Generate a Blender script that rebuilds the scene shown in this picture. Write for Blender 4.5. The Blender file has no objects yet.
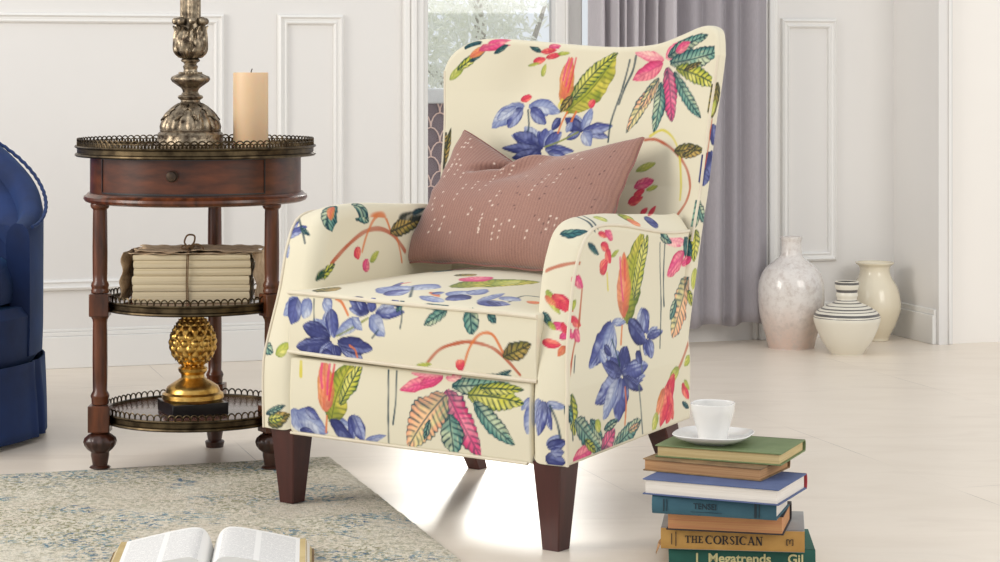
import bpy, bmesh, math, random
import numpy as np
from mathutils import Vector, Matrix
random.seed(7)
RNG = np.random.RandomState(5)
PI = math.pi
COL = bpy.context.scene.collection

# ------------------------------------------------------------------ helpers
def lin(c):
    return tuple(((v / 255.0) / 12.92 if v <= 10.3 else (((v / 255.0) + .055) / 1.055) ** 2.4) for v in c[:3])

def tag(o, label=None, cat=None, group=None, kind=None):
    if label: o['label'] = label
    if cat: o['category'] = cat
    if group: o['group'] = group
    if kind: o['kind'] = kind
    return o

def empty(name, loc=(0, 0, 0), rz=0.0):
    o = bpy.data.objects.new(name, None)
    o.location = loc; o.rotation_euler = (0, 0, rz); o.empty_display_size = .1
    COL.objects.link(o)
    return o

class MB:
    """collects primitives, then links them as ONE mesh object"""
    def __init__(s): s.v = []; s.f = []; s.m = []
    def add(s, vs, fs, mi=0):
        b = len(s.v); s.v += [tuple(map(float, v)) for v in vs]
        s.f += [tuple(b + i for i in f) for f in fs]; s.m += [mi] * len(fs); return s
    def box(s, c, d, rz=0, mi=0, rot=None, taper=None):
        hx, hy, hz = d[0] / 2, d[1] / 2, d[2] / 2
        t = taper if taper else 1.0
        vs = []
        for z, k in ((-hz, t), (hz, 1.0)):
            for x, y in ((-hx, -hy), (hx, -hy), (hx, hy), (-hx, hy)):
                v = Vector((x * k, y * k, z))
                if rot: v = rot @ v
                if rz: v = Matrix.Rotation(rz, 3, 'Z') @ v
                vs.append((v.x + c[0], v.y + c[1], v.z + c[2]))
        return s.add(vs, [(3, 2, 1, 0), (4, 5, 6, 7), (0, 1, 5, 4), (1, 2, 6, 5), (2, 3, 7, 6), (3, 0, 4, 7)], mi)
    def rings(s, rs, closed=True, cap0=True, cap1=True, mi=0):
        n = len(rs[0]); vs = [p for r in rs for p in r]; fs = []
        for i in range(len(rs) - 1):
            for j in range(n if closed else n - 1):
                k = (j + 1) % n
                fs.append((i * n + j, i * n + k, (i + 1) * n + k, (i + 1) * n + j))
        if cap0 and closed: fs.append(tuple(range(n - 1, -1, -1)))
        if cap1 and closed: fs.append(tuple((len(rs) - 1) * n + j for j in range(n)))
        return s.add(vs, fs, mi)
    def lathe(s, prof, n=48, c=(0, 0, 0), mod=None, mi=0, cap0=True, cap1=True):
        rs = []
        for r, z in prof:
            ring = []
            for j in range(n):
                a = 2 * PI * j / n
                q = mod(r, z, a) if mod else r
                ring.append((c[0] + q * math.cos(a), c[1] + q * math.sin(a), c[2] + z))
            rs.append(ring)
        return s.rings(rs, True, cap0, cap1, mi)
    def tube(s, pts, r, n=8, closed=False, mi=0, caps=True, flat=1.0):
        pts = [Vector(p) for p in pts]; m = len(pts)
        rr = r if isinstance(r, (list, tuple)) else [r] * m
        T = []
        for i in range(m):
            a = pts[(i - 1) % m] if closed or i > 0 else pts[i]
            b = pts[(i + 1) % m] if closed or i < m - 1 else pts[i]
            t = (b - a); T.append(t.normalized() if t.length > 1e-9 else Vector((0, 0, 1)))
        up = Vector((0, 0, 1)) if abs(T[0].z) < .9 else Vector((1, 0, 0))
        u = T[0].cross(up).normalized(); rs = []
        for i in range(m):
            u = (u - T[i] * u.dot(T[i])).normalized(); w = T[i].cross(u)
            rs.append([tuple(pts[i] + (u * math.cos(2 * PI * k / n) + w * math.sin(2 * PI * k / n) * flat) * rr[i]) for k in range(n)])
        if closed: rs.append(rs[0])
        return s.rings(rs, True, caps and not closed, caps and not closed, mi)
    def prism(s, poly, z0, z1, mi=0):
        n = len(poly)
        return s.rings([[(x, y, z0) for x, y in poly], [(x, y, z1) for x, y in poly]], mi=mi)
    def build(s, name, mats, parent=None, smooth=True, angle=38, bevel=0, seg=2, recalc=True):
        me = bpy.data.meshes.new(name); me.from_pydata(s.v, [], s.f); me.update()
        if not isinstance(mats, (list, tuple)): mats = [mats]
        for m in mats: me.materials.append(m)
        if len(mats) > 1: me.polygons.foreach_set('material_index', s.m)
        if recalc:
            bm = bmesh.new(); bm.from_mesh(me); bmesh.ops.recalc_face_normals(bm, faces=bm.faces); bm.to_mesh(me); bm.free()
        if smooth:
            me.polygons.foreach_set('use_smooth', [True] * len(me.polygons))
            me.set_sharp_from_angle(angle=math.radians(angle))
        o = bpy.data.objects.new(name, me); COL.objects.link(o)
        if parent: o.parent = parent
        if bevel:
            b = o.modifiers.new('Bevel', 'BEVEL'); b.width = bevel; b.segments = seg; b.limit_method = 'ANGLE'; b.angle_limit = math.radians(35)
        return o

def spline(pts, n=10, closed=False):
    """Catmull-Rom through pts"""
    P = [np.array(p, float) for p in pts]; out = []; m = len(P)
    for i in range(m if closed else m - 1):
        if closed: a, b, c, d = P[(i - 1) % m], P[i], P[(i + 1) % m], P[(i + 2) % m]
        else: a, b, c, d = P[max(i - 1, 0)], P[i], P[i + 1], P[min(i + 2, m - 1)]
        for k in range(n):
            t = k / n
            out.append(tuple(.5 * ((2 * b) + (c - a) * t + (2 * a - 5 * b + 4 * c - d) * t * t + (3 * b - a - 3 * c + d) * t ** 3)))
    if not closed: out.append(tuple(P[-1]))
    return out

# ------------------------------------------------------------------ materials
class NT:
    def __init__(s, name):
        s.m = bpy.data.materials.new(name); s.m.use_nodes = True
        s.t = s.m.node_tree; s.N = s.t.nodes; s.b = s.N['Principled BSDF']; s.out = s.N['Material Output']
    def n(s, ty, **kw):
        x = s.N.new(ty)
        for k, v in kw.items(): setattr(x, k, v)
        return x
    def l(s, a, b): s.t.links.new(a, b)
    def val(s, sock, v): s.b.inputs[sock].default_value = v
    def coord(s, scale=(1, 1, 1), kind='Object', rot=(0, 0, 0)):
        tc = s.n('ShaderNodeTexCoord'); mp = s.n('ShaderNodeMapping')
        mp.inputs['Scale'].default_value = scale; mp.inputs['Rotation'].default_value = rot
        s.l(tc.outputs[kind], mp.inputs['Vector']); return mp.outputs[0]
    def noise(s, vec, scale, detail=4, rough=.55, dist=0):
        x = s.n('ShaderNodeTexNoise'); x.inputs['Scale'].default_value = scale; x.inputs['Detail'].default_value = detail
        x.inputs['Roughness'].default_value = rough; x.inputs['Distortion'].default_value = dist
        s.l(vec, x.inputs['Vector']); return x.outputs['Fac']
    def ramp(s, fac, stops):
        r = s.n('ShaderNodeValToRGB'); e = r.color_ramp.elements
        while len(e) < len(stops): e.new(.5)
        for k, (p, c) in enumerate(stops):
            e[k].position = p; e[k].color = (*(c if isinstance(c, tuple) else (c, c, c)), 1)
        s.l(fac, r.inputs[0]); return r.outputs[0]
    def mix(s, fac, a, b, mode='MIX'):
        x = s.n('ShaderNodeMix', data_type='RGBA', blend_type=mode)
        for sock, v in ((x.inputs[0], fac), (x.inputs[6], a), (x.inputs[7], b)):
            if hasattr(v, 'links'): s.l(v, sock)
            elif isinstance(v, tuple): sock.default_value = (*v, 1)
            else: sock.default_value = v
        return x.outputs[2]
    def math(s, op, a, b=0.0, c=None):
        x = s.n('ShaderNodeMath', operation=op)
        for i, v in enumerate((a, b) if c is None else (a, b, c)):
            if hasattr(v, 'links'): s.l(v, x.inputs[i])
            else: x.inputs[i].default_value = v
        return x.outputs[0]
    def bump(s, h, strength=.3, dist=.002):
        x = s.n('ShaderNodeBump'); x.inputs['Strength'].default_value = strength; x.inputs['Distance'].default_value = dist
        s.l(h, x.inputs['Height']); s.l(x.outputs[0], s.b.inputs['Normal'])
    def color(s, c): s.l(c, s.b.inputs['Base Color'])

def simple(name, c, rough=.5, metal=0.0, c2=None, nscale=20, bump=0.0, bscale=200, stretch=(1, 1, 1), sheen=0, coat=0, spec=.5, sub=0, bdist=.001):
    t = NT(name); t.val('Roughness', rough); t.val('Metallic', metal)
    t.val('Specular IOR Level', spec)
    v = t.coord(stretch)
    c2 = c2 or tuple(k * .93 for k in c)
    t.color(t.ramp(t.noise(v, nscale), [(.3, lin(c)), (.7, lin(c2))]))
    if bump: t.bump(t.noise(v, bscale, 3), bump, bdist)
    if sheen: t.val('Sheen Weight', sheen)
    if coat: t.val('Coat Weight', coat); t.val('Coat Roughness', .15)
    if sub: t.val('Subsurface Weight', sub); t.val('Subsurface Scale', .02)
    return t.m

M = {}
M['wall'] = simple('wall_paint', (226, 223, 219), .55, c2=(223, 220, 216), nscale=2, spec=.3)
M['wall_warm'] = simple('door_paint', (240, 235, 228), .5, c2=(237, 232, 225), nscale=2, spec=.3)
M['trim'] = simple('trim_paint', (231, 229, 225), .4, c2=(229, 227, 223), nscale=2, spec=.4)
M['mahogany'] = simple('mahogany_wood', (106, 56, 30), .28, c2=(50, 26, 15), nscale=9, stretch=(6, 6, 1), coat=.12, spec=.4, bump=.05, bscale=120)
M['mahogany_h'] = simple('mahogany_veneer', (100, 52, 28), .32, c2=(50, 26, 15), nscale=6, stretch=(2, 2, 9), coat=.1, spec=.35, bump=.04)
M['dark_wood'] = simple('dark_carved_wood', (70, 36, 22), .35, c2=(38, 20, 13), nscale=30, coat=.3, bump=.2, bscale=90, bdist=.002)
M['legwood'] = simple('chair_leg_wood', (74, 30, 24), .38, c2=(56, 22, 18), nscale=5, stretch=(8, 8, 1), coat=.15)
M['shelfwood'] = simple('shelf_veneer', (96, 62, 52), .22, c2=(74, 46, 40), nscale=7, stretch=(1, 6, 1), coat=.5)
M['brass'] = simple('aged_brass', (100, 86, 64), .38, 1.0, c2=(48, 39, 29), nscale=40, bump=.25, bscale=160)
M['bronze'] = simple('antique_bronze', (176, 160, 136), .38, .9, c2=(58, 46, 36), nscale=70, bump=.6, bscale=170, bdist=.002)
M['bronze_dark'] = simple('dark_bronze', (84, 68, 54), .4, .7, c2=(48, 38, 32), nscale=60)
M['gold'] = simple('gilt', (232, 192, 112), .3, 1.0, c2=(176, 132, 62), nscale=40, bump=.3, bscale=140, bdist=.002)
M['black'] = simple('black_lacquer', (24, 22, 24), .3, coat=.3)
M['candle'] = simple('candle_wax', (220, 190, 152), .5, c2=(215, 183, 143), nscale=8, sub=.35)
M['wick'] = simple('wick', (60, 52, 44), .9)
M['china'] = simple('white_china', (226, 224, 220), .18, c2=(224, 222, 218), coat=.3)
M['twine'] = simple('twine', (120, 92, 62), .9, c2=(88, 66, 44), nscale=300, bump=.6, bscale=500)
M['paper'] = simple('old_paper', (214, 200, 170), .85, c2=(192, 174, 140), nscale=3, stretch=(1, 1, 90), bump=.5, bscale=3)
M['wrap'] = simple('brown_wrapping_paper', (208, 184, 152), .9, c2=(166, 138, 110), nscale=45, bump=.7, bscale=120, bdist=.003)

# velvet
t = NT('blue_velvet'); t.val('Roughness', .8); t.val('Sheen Weight', .16); t.val('Sheen Roughness', .35)
t.b.inputs['Sheen Tint'].default_value = (.06, .30, .62, 1)
v = t.coord(); t.color(t.ramp(t.noise(v, 7, 3), [(.3, lin((5, 27, 66))), (.7, lin((10, 44, 98)))])); t.bump(t.noise(v, 30, 3), .15, .004)
M['velvet'] = t.m
# floor: large stone tiles
t = NT('floor_tiles'); tc = t.n('ShaderNodeTexCoord'); sp = t.n('ShaderNodeSeparateXYZ'); t.l(tc.outputs['Object'], sp.inputs[0])
X, Y = sp.outputs[0], sp.outputs[1]
ee = t.math('ADD', t.math('MULTIPLY', X, .953), t.math('MULTIPLY', Y, .302))
ff = t.math('ADD', t.math('MULTIPLY', X, -.302), t.math('MULTIPLY', Y, .953))
ce = t.math('DIVIDE', t.math('SUBTRACT', ee, 1.505), .625); ie = t.math('FLOOR', ce)
off = t.math('MULTIPLY', t.math('MODULO', t.math('ADD', ie, 41.0), 2.0), .5)
cf = t.math('ADD', t.math('DIVIDE', t.math('SUBTRACT', ff, 3.768), 1.25), off)
de = t.math('MULTIPLY', t.math('ABSOLUTE', t.math('SUBTRACT', ce, t.math('ROUND', ce))), .625)
df = t.math('MULTIPLY', t.math('ABSOLUTE', t.math('SUBTRACT', cf, t.math('ROUND', cf))), 1.25)
seam = t.math('LESS_THAN', t.math('MINIMUM', de, df), .0011)
v = t.coord((1.2, 3.5, 1), rot=(0, 0, -.3))
base = t.ramp(t.noise(v, 2.0, 6, .6, .6), [(.25, lin((226, 213, 196))), (.55, lin((234, 222, 206))), (.8, lin((218, 204, 187)))])
tone = t.ramp(t.math('FRACT', t.math('MULTIPLY', t.math('SINE', t.math('ADD', t.math('MULTIPLY', ie, 12.9), t.math('MULTIPLY', t.math('FLOOR', cf), 78.2))), 43.7)), [(0, (.97, .97, .97)), (1, (1, 1, 1))])
base = t.mix(1.0, base, tone, 'MULTIPLY')
broken = t.math('MULTIPLY', seam, t.ramp(t.noise(t.coord(), 3.0, 2), [(.46, .05), (.64, .6)]))
t.color(t.mix(broken, base, lin((120, 110, 102)))); t.val('Roughness', .33); t.val('Specular IOR Level', .45)
t.bump(t.noise(v, 14, 4), .06, .003)
M['floor'] = t.m
# rug
t = NT('speckled_rug'); v = t.coord((1, 1, 1)); vs = t.coord((1, 1.6, 1), rot=(0, 0, .45))
big = t.noise(vs, 2.2, 4, .6, .5)
b0 = t.ramp(t.noise(v, 80, 3, .75), [(.34, lin((176, 166, 134))), (.44, lin((218, 208, 186))), (.62, lin((240, 232, 214)))])
b0 = t.mix(t.ramp(big, [(.42, .0), (.6, .55)]), b0, lin((218, 202, 180)))
blue = t.math('MULTIPLY', t.ramp(t.noise(v, 78, 2, .8), [(.52, 0.), (.57, 1.)]), t.ramp(t.noise(v, 5.2, 4, .7), [(.50, .05), (.58, 1.)]))
c1 = t.mix(blue, b0, t.ramp(t.noise(v, 30, 1), [(.35, lin((42, 84, 120))), (.6, lin((92, 142, 156)))]))
ol = t.math('MULTIPLY', t.ramp(t.noise(t.coord((1.3, 1, 1)), 84, 2, .8), [(.52, 0.), (.57, 1.)]), t.ramp(t.noise(t.coord((1, 1, 1), rot=(0, 0, 1)), 3.3, 3), [(.38, .15), (.58, .95)]))
c2 = t.mix(ol, c1, lin((140, 136, 88)))
dk = t.math('MULTIPLY', t.ramp(t.noise(v, 100, 2, .7), [(.63, 0.), (.68, 1.)]), .6)
t.color(t.mix(dk, c2, lin((96, 100, 92)))); t.val('Roughness', .95); t.val('Sheen Weight', .2)
t.bump(t.noise(v, 120, 3, .8), 1.0, .012); M['rug'] = t.m
# curtain fabric
def curtain_mat(name, c, trans):
    t = NT(name); t.val('Roughness', .85); t.val('Sheen Weight', .15)
    v = t.coord((500, 500, 60)); t.color(t.ramp(t.noise(v, 1.0, 2), [(.3, lin(c)), (.7, lin(tuple(k * .93 for k in c)))]))
    tr = t.n('ShaderNodeBsdfTranslucent'); tr.inputs[0].default_value = (*lin(c), 1)
    mx = t.n('ShaderNodeMixShader'); mx.inputs[0].default_value = trans
    t.l(t.b.outputs[0], mx.inputs[1]); t.l(tr.outputs[0], mx.inputs[2]); t.l(mx.outputs[0], t.out.inputs[0]); return t.m
M['curtain'] = curtain_mat('lilac_grey_curtain', (222, 217, 220), .42)
M['curtain_dark'] = curtain_mat('grey_curtain', (184, 178, 183), .28)
# glass
t = NT('window_glass'); g = t.n('ShaderNodeBsdfTransparent'); gl = t.n('ShaderNodeBsdfGlossy'); gl.inputs['Roughness'].default_value = .02
g.inputs[0].default_value = (.97, .98, .98, 1)
fr = t.n('ShaderNodeFresnel'); fr.inputs[0].default_value = 1.45; mx = t.n('ShaderNodeMixShader')
t.l(fr.outputs[0], mx.inputs[0]); t.l(g.outputs[0], mx.inputs[1]); t.l(gl.outputs[0], mx.inputs[2]); t.l(mx.outputs[0], t.out.inputs[0])
M['glass'] = t.m
# outside
M['paving'] = simple('pale_paving', (205, 203, 200), .8, c2=(190, 188, 186), nscale=3)
M['foliage'] = curtain_mat('hazed_foliage', (248, 249, 240), .5)  # near-white leaves: overexposed daylight haze put into the colour
M['bark'] = simple('bark', (196, 190, 180), .9)
M['white_metal'] = simple('white_painted_rail', (235, 236, 236), .4)
M['copper'] = simple('copper_wire', (244, 214, 202), .5, .0, c2=(238, 200, 186))
M['mauve'] = simple('mauve_panel', (140, 120, 126), .6, c2=(122, 104, 112), nscale=12)
M['outer_wall'] = simple('grey_render', (186, 190, 200), .8, c2=(178, 182, 194), nscale=2)
# ceramics
def glaze(name, top, low, zs, speck, rough=.22):
    t = NT(name); tc = t.n('ShaderNodeTexCoord'); sp = t.n('ShaderNodeSeparateXYZ'); t.l(tc.outputs['Object'], sp.inputs[0])
    v = t.coord(); zz = t.math('ADD', sp.outputs[2], t.math('MULTIPLY', t.math('SUBTRACT', t.noise(v, 14, 4), .5), .12))
    c = t.ramp(zz, [(zs[0], lin(low)), (zs[1], lin(top))])
    if speck: c = t.mix(t.ramp(t.noise(v, 48, 5, .75), [(.46, 0.), (.66, .75)]), c, lin(speck))
    t.color(c); t.val('Roughness', rough); t.val('Coat Weight', .4); t.bump(t.noise(v, 22, 3), .3, .006); return t.m
M['vase_a'] = glaze('crackle_white_glaze', (218, 212, 206), (206, 182, 168), (.02, .16), (190, 178, 170))
M['vase_c'] = glaze('cream_glaze', (226, 216, 192), (216, 204, 178), (.0, .2), None)
t = NT('striped_cream_glaze'); tc = t.n('ShaderNodeTexCoord'); sp = t.n('ShaderNodeSeparateXYZ'); t.l(tc.outputs['Object'], sp.inputs[0])
c = t.ramp(sp.outputs[2], [(0, lin((222, 216, 200))), (1, lin((222, 216, 200)))])
for z0, w in ((.2055, .0035), (.1835, .0042), (.156, .0012), (.149, .0014), (.141, .0010), (.133, .0016), (.126, .0010), (.116, .0034), (.108, .0010)):
    z = t.math('ADD', sp.outputs[2], t.math('MULTIPLY', t.math('SUBTRACT', t.noise(t.coord(), 12, 2), .5), .003))
    k = t.math('LESS_THAN', t.math('ABSOLUTE', t.math('SUBTRACT', z, z0)), w)
    c = t.mix(t.math('MULTIPLY', k, .9), c, lin((52, 50, 54)))
t.color(c); t.val('Roughness', .35); t.val('Coat Weight', .2); M['vase_b'] = t.m

# ------------------------------------------------------------------ room
E1 = Vector((.953, .302, 0)).normalized(); N1 = Vector((E1.y, -E1.x, 0))    # along the back wall / into the room
P0 = Vector((-1.213, 5.956, 0))
def W(s, z, d=0.0):
    p = P0 + E1 * s + N1 * d
    return (p.x, p.y, z)
def wbox(mb, s0, s1, z0, z1, d0, d1, mi=0):
    vs = [W(s, z, d) for z in (z0, z1) for s, d in ((s0, d1), (s1, d1), (s1, d0), (s0, d0))]
    return mb.add(vs, [(3, 2, 1, 0), (4, 5, 6, 7), (0, 1, 5, 4), (1, 2, 6, 5), (2, 3, 7, 6), (3, 0, 4, 7)], mi)
def struct(o): return tag(o, kind='structure')

m = MB(); m.add([(-4, -1.5, 0), (4.5, -1.5, 0), (4.5, 7.6, 0), (-4, 7.6, 0), (-4, -1.5, -.1), (4.5, -1.5, -.1), (4.5, 7.6, -.1), (-4, 7.6, -.1)],
                [(0, 1, 2, 3), (7, 6, 5, 4), (0, 4, 5, 1), (1, 5, 6, 2), (2, 6, 7, 3), (3, 7, 4, 0)])
struct(m.build('floor', M['floor'], smooth=False))
# back wall with the window opening s 1.03..2.10
m = MB()
SW0, SW1, ZW0, ZW1 = 1.03, 2.10, .30, 2.25
wbox(m, -2.2, SW0, 0, 2.7, -.14, 0); wbox(m, SW1, 2.565, 0, 2.7, -.14, 0); wbox(m, SW0, SW1, ZW1, 2.7, -.14, 0); wbox(m, SW0, SW1, 0, ZW0, -.14, 0)
struct(m.build('wall_back', M['wall'], smooth=False))
# return wall on the right and the wall/door beyond it
m = MB(); wbox(m, 2.565, 2.612, 0, 2.7, -.14, .285); struct(m.build('wall_return', M['wall'], smooth=False))
m = MB(); wbox(m, 2.612, 4.6, 0, 2.7, .10, .272); struct(m.build('wall_right', M['wall_warm'], smooth=False))
m = MB(); wbox(m, 2.596, 2.606, 0, 2.7, .285, .293); struct(m.build('trim_1', M['trim'], smooth=False, bevel=.004))
# panel mouldings (picture-frame profile)
def frame_mould(name, s0, s1, z0, z1, w=.03, d0=0.0):
    m = MB(); prof = [(0, .0), (.002, .012), (.008, .016), (.013, .009), (.019, .008), (.024, .012), (w - .002, .008), (w, .0)]
    rs = []
    for q, h in prof:
        rs.append([W(s0 + q, z0 + q, d0 + h), W(s1 - q, z0 + q, d0 + h), W(s1 - q, z1 - q, d0 + h), W(s0 + q, z1 - q, d0 + h)])
    m.rings(rs, True, False, False); return struct(m.build(name, M['trim'], angle=20))
frame_mould('trim_2', -1.6, .452, .215, .985)
frame_mould('trim_3', .605, .798, .215, .985)
frame_mould('trim_4', 2.177, 2.365, .235, .985)
frame_mould('trim_5', -1.6, .452, 1.07, 2.45); frame_mould('trim_6', .605, .798, 1.07, 2.45); frame_mould('trim_7', 2.177, 2.365, 1.07, 2.45)
def baseboard(name, s0, s1, d0=0.0):
    m = MB(); wbox(m, s0, s1, 0, .088, d0, d0 + .014); wbox(m, s0, s1, .088, .10, d0, d0 + .009); wbox(m, s0, s1, .10, .108, d0, d0 + .005)
    return struct(m.build(name, M['trim'], smooth=False, bevel=.002))
baseboard('baseboard_back', -2.2, .98); baseboard('baseboard_corner', 2.16, 2.56)
m = MB(); wbox(m, 2.551, 2.565, 0, .088, .015, .272); wbox(m, 2.556, 2.565, .088, .105, .015, .272); struct(m.build('baseboard_return', M['trim'], smooth=False, bevel=.002))
# window: casing, frame, mullion, panes
m = MB()
for a, b, d in ((.975, .995, .022), (.995, 1.012, .034), (1.012, 1.034, .026), (1.034, 1.05, .012)):
    wbox(m, a, b, 0, 2.33, -.02, d)
for a, b, d in ((2.085, 2.10, .012), (2.10, 2.125, .026), (2.125, 2.145, .034), (2.145, 2.16, .02)):
    wbox(m, a, b, 0, 2.33, -.02, d)
wbox(m, .975, 2.16, 2.25, 2.33, -.02, .03)
win = m.build('window_1', M['trim'], smooth=False, bevel=.005, seg=3); struct(win)
m = MB(); wbox(m, 1.05, 1.066, .30, 2.25, -.10, -.06); wbox(m, 2.06, 2.10, .30, 2.25, -.10, -.06); wbox(m, 1.03, 2.10, .30, .36, -.10, -.05); wbox(m, 1.03, 2.10, 2.18, 2.25, -.10, -.05)
wbox(m, 1.46, 1.545, .30, 2.25, -.105, -.04); wbox(m, 1.49, 1.50, .30, 2.25, -.04, -.03)
wf = m.build('window_frame', M['trim'], win, smooth=False, bevel=.004)
for a, b in ((1.06, 1.47), (1.54, 2.07)):
    m = MB(); wbox(m, a, b, .35, 2.19, -.085, -.08); m.build('pane', M['glass'], wf, smooth=False)

# ------------------------------------------------------------------ outside
m = MB(); wbox(m, -8, 12, -.14, -.10, -30, -.15)
struct(m.build('outside_ground', M['paving'], smooth=False))
fr = empty('garden_screen', W(1.3, -.1, -2.2)); tag(fr, 'mauve garden screen of scalloped copper wire under a white rail outside the window', 'fence')
def L_(s, z, d): p = E1 * s + N1 * d; return (p.x, p.y, z)
m = MB()
rows, cw = 13, .075
for i in range(rows):
    for j in range(-16, 17):
        c = j * cw + (cw / 2 if i % 2 else 0); z = .06 + i * .058
        m.tube([L_(c + cw * .5 * math.cos(a), z + .06 * math.sin(a), .02) for a in [PI * k / 8 for k in range(9)]], .0032, 4)
m.build('wire_scallops', M['copper'], fr)
m = MB(); m.add([L_(s, z, d) for d in (0, .012) for s, z in ((-1.3, .02), (1.3, .02), (1.3, .80), (-1.3, .80))], [(0, 1, 2, 3), (7, 6, 5, 4), (0, 4, 5, 1), (1, 5, 6, 2), (2, 6, 7, 3), (3, 7, 4, 0)])
m.build('screen_panel', M['mauve'], fr, smooth=False)
m = MB(); m.add([L_(s, z, d) for d in (-.03, .05) for s, z in ((-1.35, .795), (1.35, .795), (1.35, .855), (-1.35, .855))], [(0, 1, 2, 3), (7, 6, 5, 4), (0, 4, 5, 1), (1, 5, 6, 2), (2, 6, 7, 3), (3, 7, 4, 0)])
m.build('top_rail', M['white_metal'], fr, smooth=False, bevel=.006)
# bush-like tree; daylight haze is put into its pale leaf and bark colours
tr = empty('garden_tree', W(2.87, -.1, -5.2)); tag(tr, 'leafy tree with daylight haze painted into its colour, standing beyond the garden screen outside the window', 'tree')
m = MB()
cen = [(-.3, 0, 1.25, .5), (-.02, .1, 1.5, .45), (-.1, -.1, 1.0, .36), (-.45, .2, .85, .45), (-.75, 0, 1.2, .5), (-.3, 0, 1.8, .4)]
for cx, cy, cz, R in cen:
    for k in range(900):
        d = Vector((random.gauss(0, 1), random.gauss(0, 1), random.gauss(0, 1))).normalized() * R * random.uniform(.6, 1.05)
        p = Vector((cx, cy, cz)) + d; a = Vector((random.gauss(0, 1), random.gauss(0, 1), random.gauss(0, 1))).normalized(); b = a.orthogonal().normalized()
        l = random.uniform(.025, .045); w = l * .3; q = a.cross(b) * l * .12
        m.add([p - a * l, p + b * w + q, p + a * l, p - b * w + q], [(0, 1, 2), (0, 2, 3)])
m.build('foliage', M['foliage'], tr, recalc=False)
m = MB(); m.tube([(0, 0, 0), (.03, 0, .5), (-.05, .03, 1.0), (-.1, 0, 1.6)], [.06, .05, .035, .015], 8)
m.tube([(.02, 0, .6), (-.3, .05, .9), (-.6, 0, 1.2)], [.03, .022, .01], 6); m.tube([(0, 0, .7), (.2, .05, 1.0), (.3, 0, 1.3)], [.03, .02, .01], 6); m.build('trunk', M['bark'], tr)

# ------------------------------------------------------------------ curtains
def curtain(name, label, s0, s1, ztop, zbot, dd, folds, amp, mat, seed, swing=0.0):
    rnd = random.Random(seed); n = 260; nz = 60; root = empty(name, W(s0, 0, dd)); tag(root, label, 'curtain', 'curtains at the window')
    ph = [rnd.uniform(0, 6) for _ in range(4)]
    kn = [0]
    for k in range(folds): kn.append(kn[-1] + rnd.uniform(.6, 1.5))
    kn = [k / kn[-1] for k in kn]
    amps = [rnd.uniform(.5, 1.3) for _ in kn]
    def fold(u):
        for k in range(folds):
            if u <= kn[k + 1] or k == folds - 1:
                t_ = (u - kn[k]) / (kn[k + 1] - kn[k]); a = amps[k]; return a * (.5 - .5 * math.cos(2 * PI * t_)) ** .8
    vs = []; fs = []
    for i in range(nz + 1):
        z = ztop + (zbot - ztop) * i / nz; g = i / nz
        for j in range(n + 1):
            u = j / n; uu = min(1, max(0, u + .012 * math.sin(3 * g + ph[0] + 5 * u) * math.sin(PI * u)))
            d = amp * (fold(uu) * (1 - .25 * g) + .18 * math.sin(9 * u + 2.2 * g + ph[1]) + .05 * math.sin(31 * u + ph[2] + 2 * g))
            s = (s1 - s0) * u + swing * g * (u - .3)
            zz = z + (0 if i < nz else .006 * math.sin(14 * u + ph[3]))
            p = E1 * s + N1 * d; vs.append((p.x, p.y, zz))
    for i in range(nz):
        for j in range(n): a = i * (n + 1) + j; fs.append((a, a + 1, a + n + 2, a + n + 1))
    m = MB(); m.add(vs, fs); o = m.build('drape', mat, root, recalc=False, angle=80)
    sd = o.modifiers.new('Solidify', 'SOLIDIFY'); sd.thickness = .0015
    m = MB(); rs = []
    for k in range(n + 1):
        a = vs[nz * (n + 1) + k]; rs.append((a[0] + N1.x * .0015, a[1] + N1.y * .0015, a[2] + .05))
    m.tube(rs[::2], .0009, 5); m.build('hem', mat, root)
    return root
curtain('curtain', 'light lilac grey curtain hanging in narrow folds directly behind the chair back', 1.53, 1.795, 2.45, .10, .065, 7, .085, M['curtain'], 3)
curtain('curtain', 'darker grey curtain with wide smooth folds beside the white wall panel', 1.80, 2.085, 2.45, .062, .09, 4, .045, M['curtain_dark'], 11)
rod = empty('curtain_rod', W(1.5, 2.475, .11)); tag(rod, 'slim white rod carrying the grey curtains over the window', 'curtain rod')
m = MB(); m.tube([L_(-.6, 0, 0), L_(.75, 0, 0)], .012, 12); m.build('pole', M['white_metal'], rod)
for s in (-.5, .62):
    m = MB(); m.tube([L_(s, -.012, 0), L_(s, -.012, -.108)], .006, 8); m.build('bracket', M['white_metal'], rod)
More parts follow.
